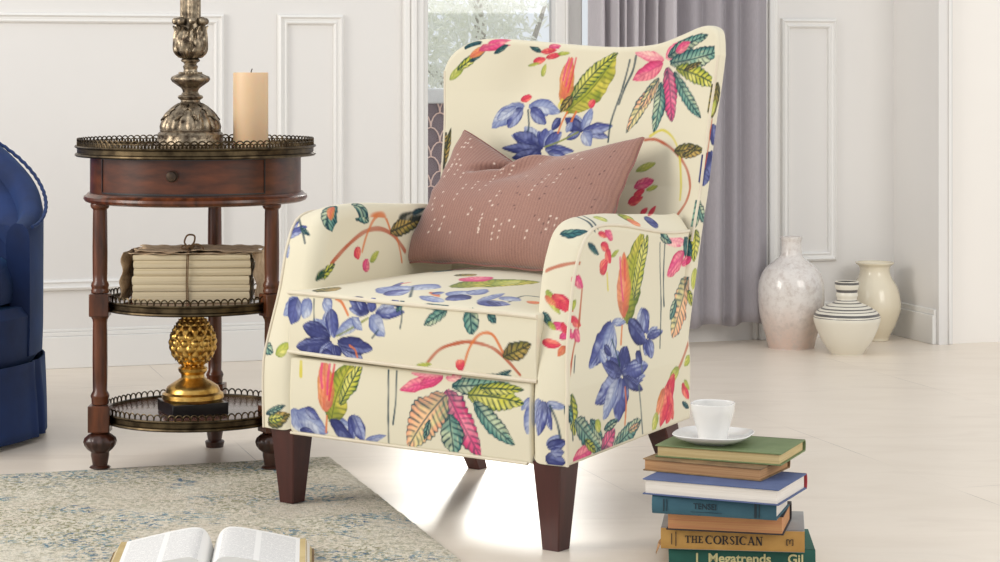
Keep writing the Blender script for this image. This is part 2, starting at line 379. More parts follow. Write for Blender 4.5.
# ---- flower and leaf print of the fabric: brush strokes and leaves in metres of each upholstery panel
PRINT = {
'back': [
 ('L','B',-0.1322,0.7462,-0.0845,0.7322,0.0167,-0.0000), ('L','l',-0.1540,0.7468,-0.1899,0.7238,0.0211,-0.0000), ('L','l',-0.0883,0.6660,-0.1397,0.7092,0.0248,-0.0000),
 ('L','B',-0.0885,0.6681,-0.1039,0.7005,0.0185,-0.0000), ('L','l',-0.0925,0.6620,-0.1681,0.6918,0.0169,-0.0000), ('L','l',-0.0835,0.6687,-0.0688,0.7045,0.0213,-0.0000),
 ('L','B',-0.0830,0.6648,-0.0258,0.6424,0.0133,-0.0000), ('L','l',-0.0944,0.6579,-0.1390,0.6281,0.0207,-0.0000), ('L','B',-0.0750,0.6585,-0.0380,0.6662,0.0114,-0.0000),
 ('L','l',0.0054,0.7024,-0.0219,0.7344,0.0207,-0.0000), ('L','B',0.0054,0.7024,0.0692,0.6902,0.0146,-0.0000), ('L','g',-0.3156,0.8038,-0.2859,0.8424,0.0154,-0.0022),
 ('L','Y',-0.3020,0.8242,-0.2555,0.8633,0.0175,-0.0022), ('L','t',-0.2749,0.8405,-0.2401,0.8652,0.0086,-0.0000), ('L','o',-0.2759,0.8509,-0.2353,0.8737,0.0148,-0.0000),
 ('L','P',-0.2557,0.8654,-0.1760,0.8805,0.0192,0.0043), ('L','t',-0.2218,0.8572,-0.1875,0.8790,0.0098,-0.0000), ('L','t',-0.1403,0.8737,-0.1101,0.8605,0.0106,-0.0000),
 ('L','R',-0.1125,0.8605,-0.0708,0.8647,0.0099,-0.0000), ('L','R',-0.0999,0.8490,-0.0581,0.8562,0.0103,-0.0000), ('L','R',-0.1349,0.8402,-0.1000,0.8469,0.0127,-0.0000),
 ('L','g',-0.1485,0.8324,-0.1163,0.8383,0.0060,-0.0000), ('L','g',-0.1124,0.8103,-0.1006,0.8364,0.0102,-0.0000), ('L','g',-0.0684,0.8566,-0.0377,0.8583,0.0080,-0.0000),
 ('L','G',-0.0412,0.7395,0.0748,0.8577,0.0569,-0.0095), ('L','Y',-0.0291,0.7640,0.0804,0.8577,0.0291,0.0073), ('L','o',-0.0497,0.7512,-0.0331,0.8502,0.0327,0.0050),
 ('S','pink',0.0035,[(-0.0400,0.8483),(-0.0476,0.8286),(-0.0540,0.8039)]), ('S','pink',0.0032,[(-0.0308,0.8462),(-0.0395,0.8200),(-0.0468,0.7917)]), ('S','red',0.0035,[(-0.0229,0.8478),(-0.0317,0.8118),(-0.0410,0.7799)]),
 ('S','yellow',0.0053,[(-0.0536,0.7636),(-0.0595,0.7514),(-0.0435,0.7416)]), ('L','l',-0.1507,0.7530,-0.2137,0.7048,0.0338,-0.0042), ('L','l',-0.1384,0.7506,-0.0555,0.7379,0.0267,0.0041),
 ('L','B',-0.1322,0.7462,-0.0871,0.7147,0.0235,-0.0000), ('L','B',-0.1540,0.7468,-0.1778,0.7055,0.0261,-0.0000), ('L','l',-0.1680,0.7482,-0.2052,0.7215,0.0201,-0.0000),
 ('L','R',-0.1605,0.7627,-0.1352,0.7694,0.0150,-0.0000), ('S','dteal',0.0030,[(-0.1384,0.7422),(-0.1297,0.7137),(-0.1293,0.6981)]), ('L','b',-0.0883,0.6660,-0.1641,0.6936,0.0291,-0.0000),
 ('L','B',-0.0885,0.6681,-0.0865,0.7065,0.0271,-0.0000), ('L','b',-0.0925,0.6620,-0.1858,0.6647,0.0204,-0.0000), ('L','B',-0.0835,0.6687,-0.0458,0.6993,0.0249,-0.0000),
 ('L','B',-0.0830,0.6648,-0.0116,0.6616,0.0179,-0.0000), ('L','b',-0.0944,0.6579,-0.1602,0.6447,0.0210,-0.0000), ('L','b',-0.0921,0.6578,-0.1164,0.6356,0.0243,-0.0000),
 ('L','B',-0.0750,0.6585,-0.0306,0.6516,0.0142,-0.0000), ('L','b',0.0054,0.7024,-0.0418,0.7271,0.0248,-0.0000), ('L','l',0.0053,0.7045,0.0223,0.7484,0.0209,-0.0000),
 ('L','B',0.0054,0.7024,0.0772,0.7133,0.0194,-0.0000), ('L','l',0.0054,0.7003,0.0281,0.6726,0.0237,-0.0000), ('L','B',-0.0012,0.6984,-0.0343,0.6856,0.0132,-0.0000),
 ('L','R',0.0145,0.7496,0.0275,0.7639,0.0160,-0.0000), ('S','orange',0.0036,[(-0.0378,0.7394),(-0.0480,0.7191),(-0.0554,0.6974)]), ('S','orange',0.0036,[(-0.0159,0.7398),(-0.0240,0.7236),(-0.0269,0.7075)]),
 ('S','olive',0.0025,[(-0.0835,0.6687),(-0.0483,0.6807),(-0.0065,0.6995)]), ('S','dteal',0.0036,[(0.1231,0.8517),(0.1147,0.8238),(0.0963,0.7882),(0.0859,0.7565)]), ('S','dteal',0.0029,[(0.1081,0.8436),(0.0899,0.7841),(0.0715,0.7205),(0.0690,0.6817)]),
 ('L','p',0.1956,0.8433,0.1213,0.8584,0.0197,-0.0000), ('L','P',0.1926,0.8379,0.1141,0.8043,0.0266,-0.0000), ('L','p',0.2012,0.8471,0.2494,0.8757,0.0238,-0.0000),
 ('L','T',0.2069,0.8494,0.3135,0.8904,0.0250,0.0042), ('L','T',0.2128,0.8375,0.3593,0.8632,0.0353,-0.0035), ('L','Y',0.2293,0.8276,0.3497,0.7918,0.0319,0.0038),
 ('L','T',0.2232,0.8198,0.3049,0.7320,0.0292,-0.0045), ('L','Q',0.2037,0.8294,0.2260,0.7234,0.0394,-0.0000), ('L','T',0.1855,0.8003,0.1807,0.7010,0.0295,0.0027),
 ('L','O',0.1799,0.8077,0.1112,0.6998,0.0278,-0.0043), ('S','rust',0.0045,[(0.1597,0.6869),(0.1905,0.6878),(0.2344,0.6699),(0.2717,0.6383),(0.2863,0.6030),(0.2803,0.5729),(0.2635,0.5493)]), ('S','yellow',0.0040,[(0.1717,0.6951),(0.2015,0.7073),(0.2318,0.6927),(0.2511,0.6626),(0.2606,0.6134),(0.2638,0.5758)]),
 ('L','V',0.2374,0.6681,0.3186,0.6716,0.0278,-0.0000), ('L','g',0.1433,0.6264,0.1921,0.6435,0.0123,-0.0000), ('L','P',0.1422,0.5950,0.1903,0.6103,0.0197,-0.0000),
 ('L','R',0.1343,0.5645,0.1686,0.5771,0.0177,-0.0000), ('L','R',0.1694,0.5428,0.1851,0.5568,0.0114,-0.0000), ('L','R',0.1884,0.5413,0.2047,0.5618,0.0099,-0.0000),
 ('L','V',-0.3133,0.6155,-0.3028,0.7044,0.0147,-0.0000), ('L','V',0.2515,0.8236,0.3005,0.8392,0.0110,-0.0000), ('L','O',0.1604,0.7924,0.1373,0.7453,0.0178,-0.0000),
 ('L','P',0.2291,0.8591,0.2659,0.8779,0.0153,-0.0000), ('L','V',0.2960,0.6790,0.2593,0.6592,0.0142,-0.0000), ('L','R',0.1442,0.5782,0.1706,0.5905,0.0135,-0.0000),
 ('L','g',0.1733,0.5906,0.2017,0.5995,0.0088,-0.0000), ('L','V',-0.0297,0.7715,-0.0557,0.7389,0.0198,-0.0000), ('L','b',-0.0537,0.7273,-0.0710,0.7029,0.0175,-0.0000),
 ('L','l',-0.0238,0.7195,-0.0360,0.6990,0.0127,-0.0000),
],
'back_rim': [
 ('L','l',1.1348,0.0155,1.1023,0.0860,0.0157,0.0000), ('L','B',1.0836,0.0236,1.0255,0.0780,0.0335,0.0000), ('L','t',1.9553,0.0016,1.9112,0.0017,0.0098,0.0000),
 ('L','P',1.9079,-0.0091,1.8454,0.0057,0.0119,-0.0026), ('L','P',1.7508,0.0005,1.7215,0.0027,0.0080,0.0000), ('L','V',2.2329,0.0028,2.1464,-0.0071,0.0094,0.0000),
 ('L','T',2.2922,0.0109,2.2350,0.0004,0.0104,0.0000), ('L','B',2.2715,0.0066,2.2471,0.0067,0.0159,0.0000), ('L','V',1.2171,0.0134,1.1479,0.0108,0.0441,0.0000),
 ('L','b',1.1348,0.0155,1.0964,0.0419,0.0301,0.0000), ('L','g',1.1828,0.0178,1.1517,0.0043,0.0171,0.0000), ('L','b',1.0836,0.0236,1.0190,0.0085,0.0567,0.0000),
 ('L','b',1.0488,0.0017,1.0296,0.0421,0.0166,0.0000), ('S','rust',0.0046,[(1.1446,0.0124),(1.0869,0.0112),(1.0530,0.0047)]), ('L','T',0.9920,0.0042,0.9393,0.0040,0.0291,0.0000),
 ('L','Y',0.9362,0.0091,0.8754,0.0214,0.0350,0.0000), ('L','T',0.9827,0.0024,0.9485,0.0481,0.0220,0.0000), ('L','g',0.8634,0.0287,0.8216,0.0343,0.0252,0.0000),
 ('L','O',0.8480,0.0066,0.7317,-0.0174,0.0371,-0.0023), ('L','t',0.9256,-0.0067,0.8758,0.0062,0.0137,0.0000), ('L','Y',0.8232,0.0131,0.7913,0.0395,0.0180,0.0000),
 ('L','P',0.8866,0.0044,0.8673,-0.0040,0.0117,0.0000), ('L','V',2.1936,0.0111,2.1528,0.0006,0.0122,0.0000),
],
'armR_out': [
 ('L','l',0.1340,0.3784,0.1169,0.3037,0.0425,-0.0000), ('L','B',0.1974,0.3723,0.2759,0.3473,0.0199,-0.0000), ('L','l',0.2576,0.3913,0.2293,0.3554,0.0223,-0.0000),
 ('L','l',0.2654,0.3380,0.3099,0.3520,0.0155,-0.0000), ('L','B',0.2685,0.3330,0.2503,0.3072,0.0264,-0.0000), ('L','l',0.1582,0.2829,0.1433,0.3277,0.0364,-0.0000),
 ('L','l',0.1582,0.2848,0.2476,0.2702,0.0187,-0.0000), ('L','B',0.1607,0.2789,0.2386,0.2633,0.0145,-0.0000), ('L','l',0.1536,0.2783,0.0872,0.2283,0.0349,-0.0000),
 ('L','l',0.1497,0.2807,0.1117,0.2319,0.0363,-0.0000), ('L','B',0.1544,0.2852,0.1188,0.3159,0.0300,-0.0000), ('L','R',0.0776,0.5396,0.1197,0.5301,0.0098,-0.0000),
 ('L','P',0.1027,0.5453,0.1354,0.5234,0.0144,-0.0000), ('L','R',0.0917,0.5192,0.1233,0.5081,0.0158,-0.0000), ('L','R',0.1126,0.5069,0.1340,0.4824,0.0203,-0.0000),
 ('L','R',0.0945,0.4700,0.1226,0.4871,0.0241,-0.0000), ('L','t',0.0442,0.5239,0.0881,0.5003,0.0130,-0.0000), ('L','g',0.1333,0.4932,0.1616,0.5034,0.0089,-0.0000),
 ('S','yellow',0.0037,[(0.1209,0.4658),(0.1260,0.4355)]), ('L','G',0.1929,0.3687,0.2505,0.5311,0.0672,0.0075), ('L','Y',0.2235,0.4088,0.2703,0.5259,0.0341,-0.0000),
 ('L','o',0.1829,0.3810,0.1810,0.4988,0.0427,-0.0039), ('S','pink',0.0044,[(0.1673,0.4895),(0.1738,0.4529),(0.1819,0.4131)]), ('S','red',0.0038,[(0.1864,0.4840),(0.1893,0.4477)]),
 ('L','l',0.1380,0.3781,0.1895,0.3729,0.0127,-0.0000), ('L','B',0.1340,0.3784,0.0411,0.3087,0.0385,0.0051), ('L','l',0.1405,0.3741,0.0914,0.3204,0.0297,-0.0000),
 ('L','b',0.1974,0.3723,0.2600,0.3298,0.0368,-0.0000), ('L','B',0.2576,0.3913,0.2671,0.3436,0.0311,-0.0000), ('L','B',0.2654,0.3380,0.3303,0.3428,0.0152,-0.0000),
 ('L','B',0.2685,0.3330,0.2771,0.2990,0.0316,-0.0000), ('L','b',0.1582,0.2829,0.1867,0.3308,0.0451,-0.0000), ('L','B',0.1582,0.2848,0.2596,0.2888,0.0309,-0.0000),
 ('L','b',0.1607,0.2789,0.2379,0.2462,0.0201,-0.0000), ('L','B',0.1536,0.2783,0.1421,0.2017,0.0547,-0.0000), ('L','B',0.1497,0.2807,0.0575,0.2453,0.0353,-0.0000),
 ('L','b',0.1544,0.2852,0.0890,0.3119,0.0270,-0.0000), ('L','l',0.1419,0.2764,0.0870,0.2131,0.0316,-0.0000), ('S','dteal',0.0032,[(0.1329,0.3473),(0.1439,0.3246),(0.1533,0.2998)]),
 ('S','orange',0.0045,[(0.1740,0.3675),(0.1647,0.3363)]), ('S','orange',0.0045,[(0.1684,0.2591),(0.1727,0.2277),(0.1681,0.1944)]), ('S','grey',0.0037,[(0.2218,0.2551),(0.2299,0.2112),(0.2376,0.1578)]),
 ('S','grey',0.0032,[(0.2354,0.3271),(0.2340,0.2792)]), ('S','dteal',0.0031,[(0.3216,0.5055),(0.3301,0.3990),(0.3120,0.3136)]), ('S','dteal',0.0034,[(0.3418,0.5038),(0.3413,0.3875)]),
 ('L','p',0.3319,0.5133,0.4300,0.4977,0.0218,-0.0000), ('L','P',0.4236,0.4810,0.3557,0.4415,0.0326,-0.0000), ('L','O',0.4448,0.4323,0.3636,0.3263,0.0569,0.0036),
 ('L','T',0.3176,0.5201,0.3710,0.5018,0.0157,-0.0000), ('L','t',0.4229,0.5103,0.4494,0.4609,0.0263,-0.0000), ('S','rust',0.0061,[(0.4325,0.3135),(0.4006,0.2847),(0.3784,0.2652)]),
 ('L','g',0.3824,0.2686,0.3374,0.2445,0.0213,-0.0000), ('L','R',0.3624,0.2601,0.3050,0.1701,0.0354,-0.0000), ('L','R',0.3374,0.2445,0.3578,0.1755,0.0231,-0.0000),
 ('L','o',0.3210,0.2389,0.2890,0.1888,0.0195,-0.0000), ('L','g',0.2930,0.1987,0.2769,0.1617,0.0187,-0.0000), ('L','R',0.3956,0.2374,0.4248,0.2059,0.0206,-0.0000),
 ('L','g',0.4038,0.2437,0.4288,0.2215,0.0108,-0.0000), ('L','t',0.3953,0.2033,0.4247,0.1887,0.0110,-0.0000), ('L','Y',-0.0271,0.2728,-0.0135,0.1997,0.0304,-0.0000),
 ('L','T',-0.0131,0.2267,0.0827,0.1559,0.0392,-0.0000), ('L','T',0.0395,0.2200,0.0865,0.1778,0.0208,-0.0000), ('L','P',-0.0200,0.1598,0.0574,0.1705,0.0242,-0.0000),
 ('L','Q',0.0832,0.1575,0.1303,0.1910,0.0362,-0.0000), ('L','T',0.1255,0.1565,0.2301,0.1932,0.0377,-0.0000), ('L','T',0.0902,0.1957,0.1420,0.2056,0.0157,-0.0000),
 ('S','dteal',0.0033,[(-0.0277,0.2542),(-0.0203,0.1937)]), ('L','P',0.0026,0.4709,0.0351,0.4474,0.0195,-0.0000), ('L','R',-0.0123,0.4009,0.0255,0.3826,0.0170,-0.0000),
 ('L','P',-0.0547,0.3684,0.0132,0.3696,0.0123,-0.0000), ('S','rust',0.0046,[(0.0317,0.4443),(0.0238,0.4065),(0.0144,0.3771),(-0.0082,0.3417),(-0.0308,0.2935)]), ('S','dteal',0.0027,[(-0.0022,0.3344),(-0.0113,0.3079)]),
 ('L','g',0.0104,0.4285,-0.0103,0.4110,0.0145,-0.0000), ('L','P',0.0006,0.3784,0.0186,0.3562,0.0184,-0.0000), ('L','T',-0.0450,0.2560,-0.0233,0.2217,0.0223,-0.0000),
 ('L','Y',0.0217,0.1874,0.0612,0.1614,0.0179,-0.0000), ('L','O',0.1801,0.1787,0.2260,0.1870,0.0149,-0.0000), ('L','g',0.0616,0.2167,0.0755,0.1936,0.0185,-0.0000),
 ('L','b',0.2177,0.3167,0.2366,0.2933,0.0204,-0.0000), ('L','l',0.0866,0.3341,0.1037,0.3119,0.0239,-0.0000), ('L','b',0.1022,0.3400,0.1276,0.3198,0.0170,-0.0000),
 ('L','R',0.3538,0.2056,0.3295,0.1719,0.0229,-0.0000), ('L','g',0.4306,0.2857,0.4038,0.2701,0.0153,-0.0000), ('L','T',0.3913,0.3935,0.3622,0.3598,0.0217,-0.0000),
 ('L','P',0.4516,0.4722,0.4169,0.4554,0.0165,-0.0000),
],
'armR_rim': [
 ('L','B',1.5103,0.0474,1.5590,0.0318,0.0167,0.0000), ('L','l',1.5881,0.0411,1.5654,0.0145,0.0172,0.0000), ('L','R',0.9282,0.0499,0.8518,0.0946,0.0091,0.0000),
 ('L','t',1.2343,0.0538,1.2069,0.0083,0.0197,0.0039), ('S','dteal',0.0046,[(1.1699,0.0587),(1.1765,0.0280),(1.1942,0.0031)]), ('S','dteal',0.0037,[(1.1513,0.0578),(1.1624,0.0282),(1.1821,0.0037)]),
 ('L','g',1.1216,0.0475,1.1278,0.0187,0.0266,0.0000), ('L','G',1.0188,0.0607,1.0209,0.0190,0.0375,0.0000), ('L','b',0.9567,0.0362,0.9182,0.0254,0.0307,0.0000),
 ('L','o',1.0325,0.0277,0.9938,0.0214,0.0228,0.0000), ('L','T',0.9358,0.0037,0.8964,-0.0085,0.0171,0.0000), ('S','rust',0.0046,[(1.2961,0.0628),(1.2815,0.0295),(1.2687,-0.0021)]),
 ('L','g',1.3242,0.0566,1.3607,0.0219,0.0140,0.0000), ('L','R',1.3322,0.0427,1.3530,-0.0063,0.0211,0.0000), ('L','P',1.2946,0.0059,1.3106,-0.0110,0.0148,0.0000),
 ('L','t',1.3594,0.0584,1.3853,0.0350,0.0131,0.0000), ('L','P',1.3784,0.0363,1.3866,-0.0005,0.0154,0.0000), ('L','R',1.3630,0.0034,1.3765,-0.0094,0.0121,0.0000),
 ('L','P',1.4015,0.0194,1.3887,-0.0079,0.0146,0.0000), ('L','R',1.4103,0.0543,1.4136,0.0150,0.0154,0.0000), ('L','o',1.3337,0.0579,1.3470,0.0319,0.0086,0.0000),
 ('L','l',1.5080,0.0564,1.5795,0.1052,0.0259,0.0000), ('L','B',1.5103,0.0474,1.5715,0.0621,0.0238,0.0000), ('L','l',1.5128,0.0409,1.5188,0.0043,0.0134,0.0000),
 ('S','dteal',0.0031,[(1.5172,0.0345),(1.5439,0.0210),(1.5736,0.0143)]), ('L','b',1.5881,0.0411,1.5753,0.0035,0.0191,0.0000), ('L','b',1.6073,0.0456,1.6119,0.0056,0.0230,0.0000),
 ('L','B',1.5960,0.0350,1.5942,0.0085,0.0153,0.0000), ('L','R',1.3368,0.0251,1.3568,0.0107,0.0113,0.0000), ('L','g',1.3341,-0.0018,1.3555,0.0038,0.0081,0.0000),
 ('L','R',1.3740,0.0167,1.3942,0.0072,0.0118,0.0000), ('L','o',1.4142,0.0059,1.4323,0.0205,0.0117,0.0000), ('L','g',1.3759,0.0450,1.3884,0.0273,0.0097,0.0000),
 ('L','T',1.5120,0.0045,1.5470,-0.0018,0.0105,0.0000),
],
'seat_box': [
 ('L','l',0.0243,0.0114,-0.0122,0.0451,0.0262,0.0000), ('L','l',0.1103,0.0241,0.0916,0.0663,0.0222,0.0000), ('L','l',0.1085,0.0734,0.0657,0.0447,0.0297,0.0000),
 ('L','l',0.1129,0.0833,0.0351,0.1207,0.0250,0.0000), ('L','B',0.1277,0.0796,0.1865,0.1070,0.0270,0.0000), ('L','l',0.1173,0.0861,0.0950,0.1121,0.0226,0.0000),
 ('L','B',0.2030,0.0220,0.1541,0.0204,0.0177,0.0000), ('L','l',0.2176,0.0242,0.2668,0.0015,0.0156,0.0000), ('L','B',0.0243,0.0114,0.0089,0.0575,0.0353,0.0000),
 ('L','l',0.0557,0.0113,0.0395,0.0448,0.0288,0.0000), ('S','dteal',0.0024,[(0.0659,0.0109),(0.0683,0.0456)]), ('L','l',0.0913,0.0090,0.1105,0.0287,0.0247,0.0000),
 ('L','B',0.1103,0.0241,0.1187,0.0731,0.0315,0.0000), ('L','l',0.1798,0.0351,0.1235,0.0670,0.0215,0.0000), ('L','b',0.1085,0.0734,0.0393,0.0582,0.0358,0.0000),
 ('L','b',0.1129,0.0833,0.0195,0.0990,0.0319,0.0000), ('L','b',0.1277,0.0796,0.2125,0.0846,0.0285,0.0000), ('L','B',0.1173,0.0861,0.0796,0.1086,0.0244,0.0000),
 ('L','b',0.1207,0.0859,0.1256,0.1116,0.0236,0.0000), ('L','b',0.2030,0.0220,0.1527,0.0046,0.0230,0.0000), ('L','B',0.2074,0.0218,0.2094,-0.0019,0.0214,0.0000),
 ('L','B',0.2176,0.0242,0.2856,0.0158,0.0162,0.0000), ('L','l',0.2054,0.0284,0.2414,0.0585,0.0273,0.0000), ('S','orange',0.0039,[(0.1211,0.0069),(0.1363,0.0119),(0.1527,0.0307)]),
 ('S','olive',0.0026,[(0.1256,0.0688),(0.1632,0.0517),(0.2010,0.0323)]), ('S','dteal',0.0024,[(0.2259,0.0499),(0.2114,0.0647)]), ('L','t',0.3823,0.0029,0.3254,0.0032,0.0106,0.0000),
 ('L','T',0.3797,0.0047,0.3303,0.0338,0.0218,0.0000), ('L','T',0.4285,0.0009,0.4353,0.0417,0.0369,0.0000), ('L','t',0.4665,0.0049,0.4850,0.0195,0.0150,0.0000),
 ('S','dteal',0.0023,[(0.2744,-0.0031),(0.2796,0.0227),(0.2765,0.0429)]), ('S','rust',0.0046,[(0.3358,0.0985),(0.3635,0.0728),(0.3949,0.0599),(0.4321,0.0534),(0.4744,0.0580),(0.5023,0.0729),(0.5337,0.1010)]), ('S','orange',0.0037,[(0.4176,0.0944),(0.4321,0.0599),(0.4540,0.0389),(0.4793,0.0387),(0.5003,0.0643)]),
 ('L','R',0.4012,0.1029,0.4178,0.0857,0.0174,0.0000), ('L','V',0.5002,0.0730,0.5582,0.0467,0.0276,0.0000), ('L','g',0.3104,0.1067,0.3466,0.0989,0.0082,0.0000),
 ('L','T',0.3647,0.1412,0.5169,0.1047,0.0275,0.0032), ('L','t',0.2791,-0.0017,0.2660,0.0175,0.0119,0.0000), ('L','b',0.2511,-0.0007,0.2744,0.0070,0.0089,0.0000),
 ('L','l',0.1629,0.0349,0.1877,0.0531,0.0144,0.0000), ('L','b',0.0858,0.1023,0.1149,0.1090,0.0201,0.0000), ('L','B',0.1740,0.0046,0.1861,0.0200,0.0121,0.0000),
 ('S','orange',0.0034,[(0.1733,0.1030),(0.1692,0.0903),(0.1572,0.0840)]), ('L','T',0.4773,0.1156,0.5172,0.0941,0.0104,0.0000),
],
'armL_rim': [
 ('L','l',1.3738,0.0549,1.4058,0.0319,0.0284,-0.0000), ('L','B',1.2544,-0.0115,1.2246,0.0123,0.0344,-0.0000), ('L','T',1.1709,0.0669,1.2440,0.0828,0.0221,-0.0000),
 ('L','o',1.1799,0.0684,1.2209,0.0815,0.0108,-0.0000), ('L','T',1.1297,0.0689,1.0946,0.0861,0.0222,-0.0000), ('S','orange',0.0018,[(1.1076,0.0896),(1.0941,0.0872),(1.0726,0.0850),(1.0459,0.0848),(1.0286,0.0898)]),
 ('L','V',1.0309,0.0908,0.9166,0.0835,0.0054,-0.0000), ('L','Y',1.3361,0.0797,1.3040,0.0917,0.0060,-0.0000), ('L','B',1.2523,-0.0113,1.2462,0.0470,0.0200,-0.0000),
 ('L','l',1.2655,-0.0047,1.2984,0.0123,0.0151,-0.0000), ('S','dteal',0.0037,[(1.1885,-0.0196),(1.2402,0.0277),(1.2753,0.0516)]), ('L','T',1.4644,-0.0052,1.4767,0.0274,0.0214,-0.0000),
 ('L','g',1.4793,0.0364,1.4559,0.0632,0.0213,-0.0000), ('L','V',1.6114,0.0164,1.5881,0.0699,0.0273,-0.0000), ('L','T',1.5928,0.0104,1.5713,0.0628,0.0124,-0.0000),
 ('L','Y',1.6034,0.0165,1.5942,0.0586,0.0158,-0.0000), ('L','t',0.9573,0.0828,0.9087,0.0768,0.0047,-0.0000), ('L','T',1.2442,0.0274,1.2633,0.0599,0.0083,-0.0000),
 ('L','V',1.0008,0.0852,0.9506,0.0815,0.0026,-0.0000), ('L','g',0.9184,0.0809,0.8819,0.0833,0.0028,-0.0000),
],
'seat_top': [
 ('L','B',-0.0664,-0.0198,-0.1094,0.0878,0.0157,-0.0000), ('L','l',0.0591,0.0094,0.0645,0.0555,0.0412,-0.0000), ('L','l',0.1342,-0.0039,0.1318,0.0784,0.0224,-0.0000),
 ('L','l',-0.0882,-0.0113,-0.0629,0.0538,0.0623,-0.0000), ('L','B',-0.0664,-0.0198,-0.0407,0.0238,0.0430,-0.0000), ('L','l',-0.0629,0.0538,0.0027,0.0570,0.0523,-0.0000),
 ('L','b',0.0591,0.0094,0.1086,0.0075,0.0445,-0.0000), ('L','l',0.0897,0.0323,0.0845,0.0878,0.0364,-0.0000), ('L','B',0.1342,-0.0039,0.1959,0.0082,0.0401,-0.0000),
 ('L','l',0.0070,-0.0077,0.0752,-0.0257,0.0233,-0.0000), ('L','o',0.0061,0.0223,0.0471,-0.0016,0.0120,-0.0000), ('S','dteal',0.0045,[(-0.0527,0.0471),(-0.0076,-0.0179)]),
 ('L','G',0.0142,0.0714,0.1135,0.2153,0.0763,0.0095), ('L','P',-0.0056,0.1312,0.0134,0.2015,0.0586,-0.0000), ('L','p',-0.1896,0.3305,-0.1277,0.3529,0.0592,-0.0000),
 ('L','t',-0.1559,0.2542,-0.1741,0.3171,0.0371,-0.0000), ('S','dteal',0.0041,[(0.1807,0.0251),(0.1705,0.0827),(0.1934,0.0986)]), ('L','o',0.2096,0.0425,0.2189,0.0666,0.0233,-0.0000),
 ('L','V',-0.2196,-0.0314,-0.2145,0.0256,0.0515,-0.0000), ('L','R',-0.0993,0.0665,-0.0895,0.0904,0.0062,-0.0000), ('L','l',0.1448,0.0482,0.1905,0.0457,0.0311,-0.0000),
 ('L','b',0.1459,0.0107,0.1861,-0.0084,0.0180,-0.0000), ('L','B',0.0197,0.0110,0.0316,0.0317,0.0215,-0.0000), ('L','g',0.0717,0.1261,0.0769,0.2043,0.0345,-0.0000),
 ('L','V',-0.0575,0.1806,-0.0393,0.2229,0.0414,-0.0000),
],
'rail': [
 ('L','l',-0.2419,0.1959,-0.2251,0.1701,0.0158,-0.0000), ('L','l',-0.1816,0.1794,-0.1220,0.1697,0.0186,-0.0000), ('L','B',-0.1263,0.1939,-0.1309,0.1471,0.0240,-0.0000),
 ('L','l',-0.0992,0.1491,-0.0497,0.1641,0.0110,-0.0000), ('L','l',0.2817,0.2518,0.2641,0.1978,0.0281,-0.0000), ('L','l',0.2711,0.2602,0.2512,0.2376,0.0120,-0.0000),
 ('S','yellow',0.0065,[(-0.2552,0.2815),(-0.2532,0.2540)]), ('L','G',-0.1795,0.1739,-0.1287,0.2915,0.0523,0.0071), ('L','Y',-0.1567,0.2095,-0.1079,0.2913,0.0280,-0.0000),
 ('L','o',-0.1912,0.1935,-0.1987,0.2883,0.0361,-0.0026), ('S','pink',0.0046,[(-0.2027,0.2860),(-0.2044,0.2606),(-0.2003,0.2368)]), ('S','pink',0.0045,[(-0.1836,0.2874),(-0.1872,0.2567),(-0.1877,0.2267)]),
 ('S','red',0.0042,[(-0.1724,0.2862),(-0.1771,0.2532),(-0.1832,0.2163)]), ('L','l',-0.2744,0.1912,-0.2505,0.1485,0.0327,-0.0000), ('L','l',-0.2625,0.1867,-0.1884,0.1540,0.0367,-0.0000),
 ('L','B',-0.2419,0.1959,-0.2064,0.1775,0.0166,-0.0000), ('L','b',-0.1816,0.1794,-0.1285,0.1460,0.0250,-0.0000), ('L','B',-0.1263,0.1939,-0.1028,0.1480,0.0285,-0.0000),
 ('S','orange',0.0039,[(-0.1892,0.1860),(-0.1928,0.1557)]), ('S','dteal',0.0028,[(-0.0450,0.2820),(-0.0431,0.2287),(-0.0443,0.1510)]), ('S','dteal',0.0030,[(-0.0261,0.2820),(-0.0255,0.2305),(-0.0324,0.1861)]),
 ('L','P',0.0791,0.2796,-0.0172,0.2490,0.0231,-0.0000), ('L','p',0.0747,0.2820,0.0072,0.2811,0.0112,-0.0000), ('L','p',0.0857,0.2791,0.1200,0.2833,0.0127,-0.0000),
 ('L','T',0.1000,0.2664,0.2292,0.2877,0.0300,-0.0035), ('L','Y',0.1358,0.2534,0.2570,0.2493,0.0405,0.0037), ('L','Y',0.1614,0.2681,0.2560,0.2727,0.0207,-0.0000),
 ('L','T',0.1499,0.2428,0.2378,0.1760,0.0344,-0.0043), ('L','Q',0.0872,0.2574,0.1622,0.1468,0.0529,-0.0000), ('L','T',0.0954,0.2165,0.1047,0.1420,0.0447,-0.0000),
 ('L','O',0.0874,0.2492,0.0003,0.1466,0.0634,-0.0042), ('L','P',0.0284,0.2631,0.0683,0.2774,0.0144,-0.0000), ('L','T',0.0520,0.2019,0.0372,0.1645,0.0145,-0.0000),
 ('L','b',-0.2573,0.1534,-0.2192,0.1461,0.0167,-0.0000),
],
'rail_rim': [
 ('L','p',0.8689,-0.0067,0.8481,0.0032,0.0207,0.0000),
],
'armL_in': [
 ('L','T',0.1194,0.5422,0.1637,0.5086,0.0276,-0.0000), ('S','rust',0.0058,[(0.0489,0.4512),(0.0960,0.4772),(0.1476,0.4943),(0.1961,0.4943),(0.2384,0.4793),(0.2721,0.4541)]), ('S','orange',0.0041,[(0.1402,0.4640),(0.1563,0.4902),(0.1823,0.5122),(0.2107,0.5122),(0.2294,0.4862)]),
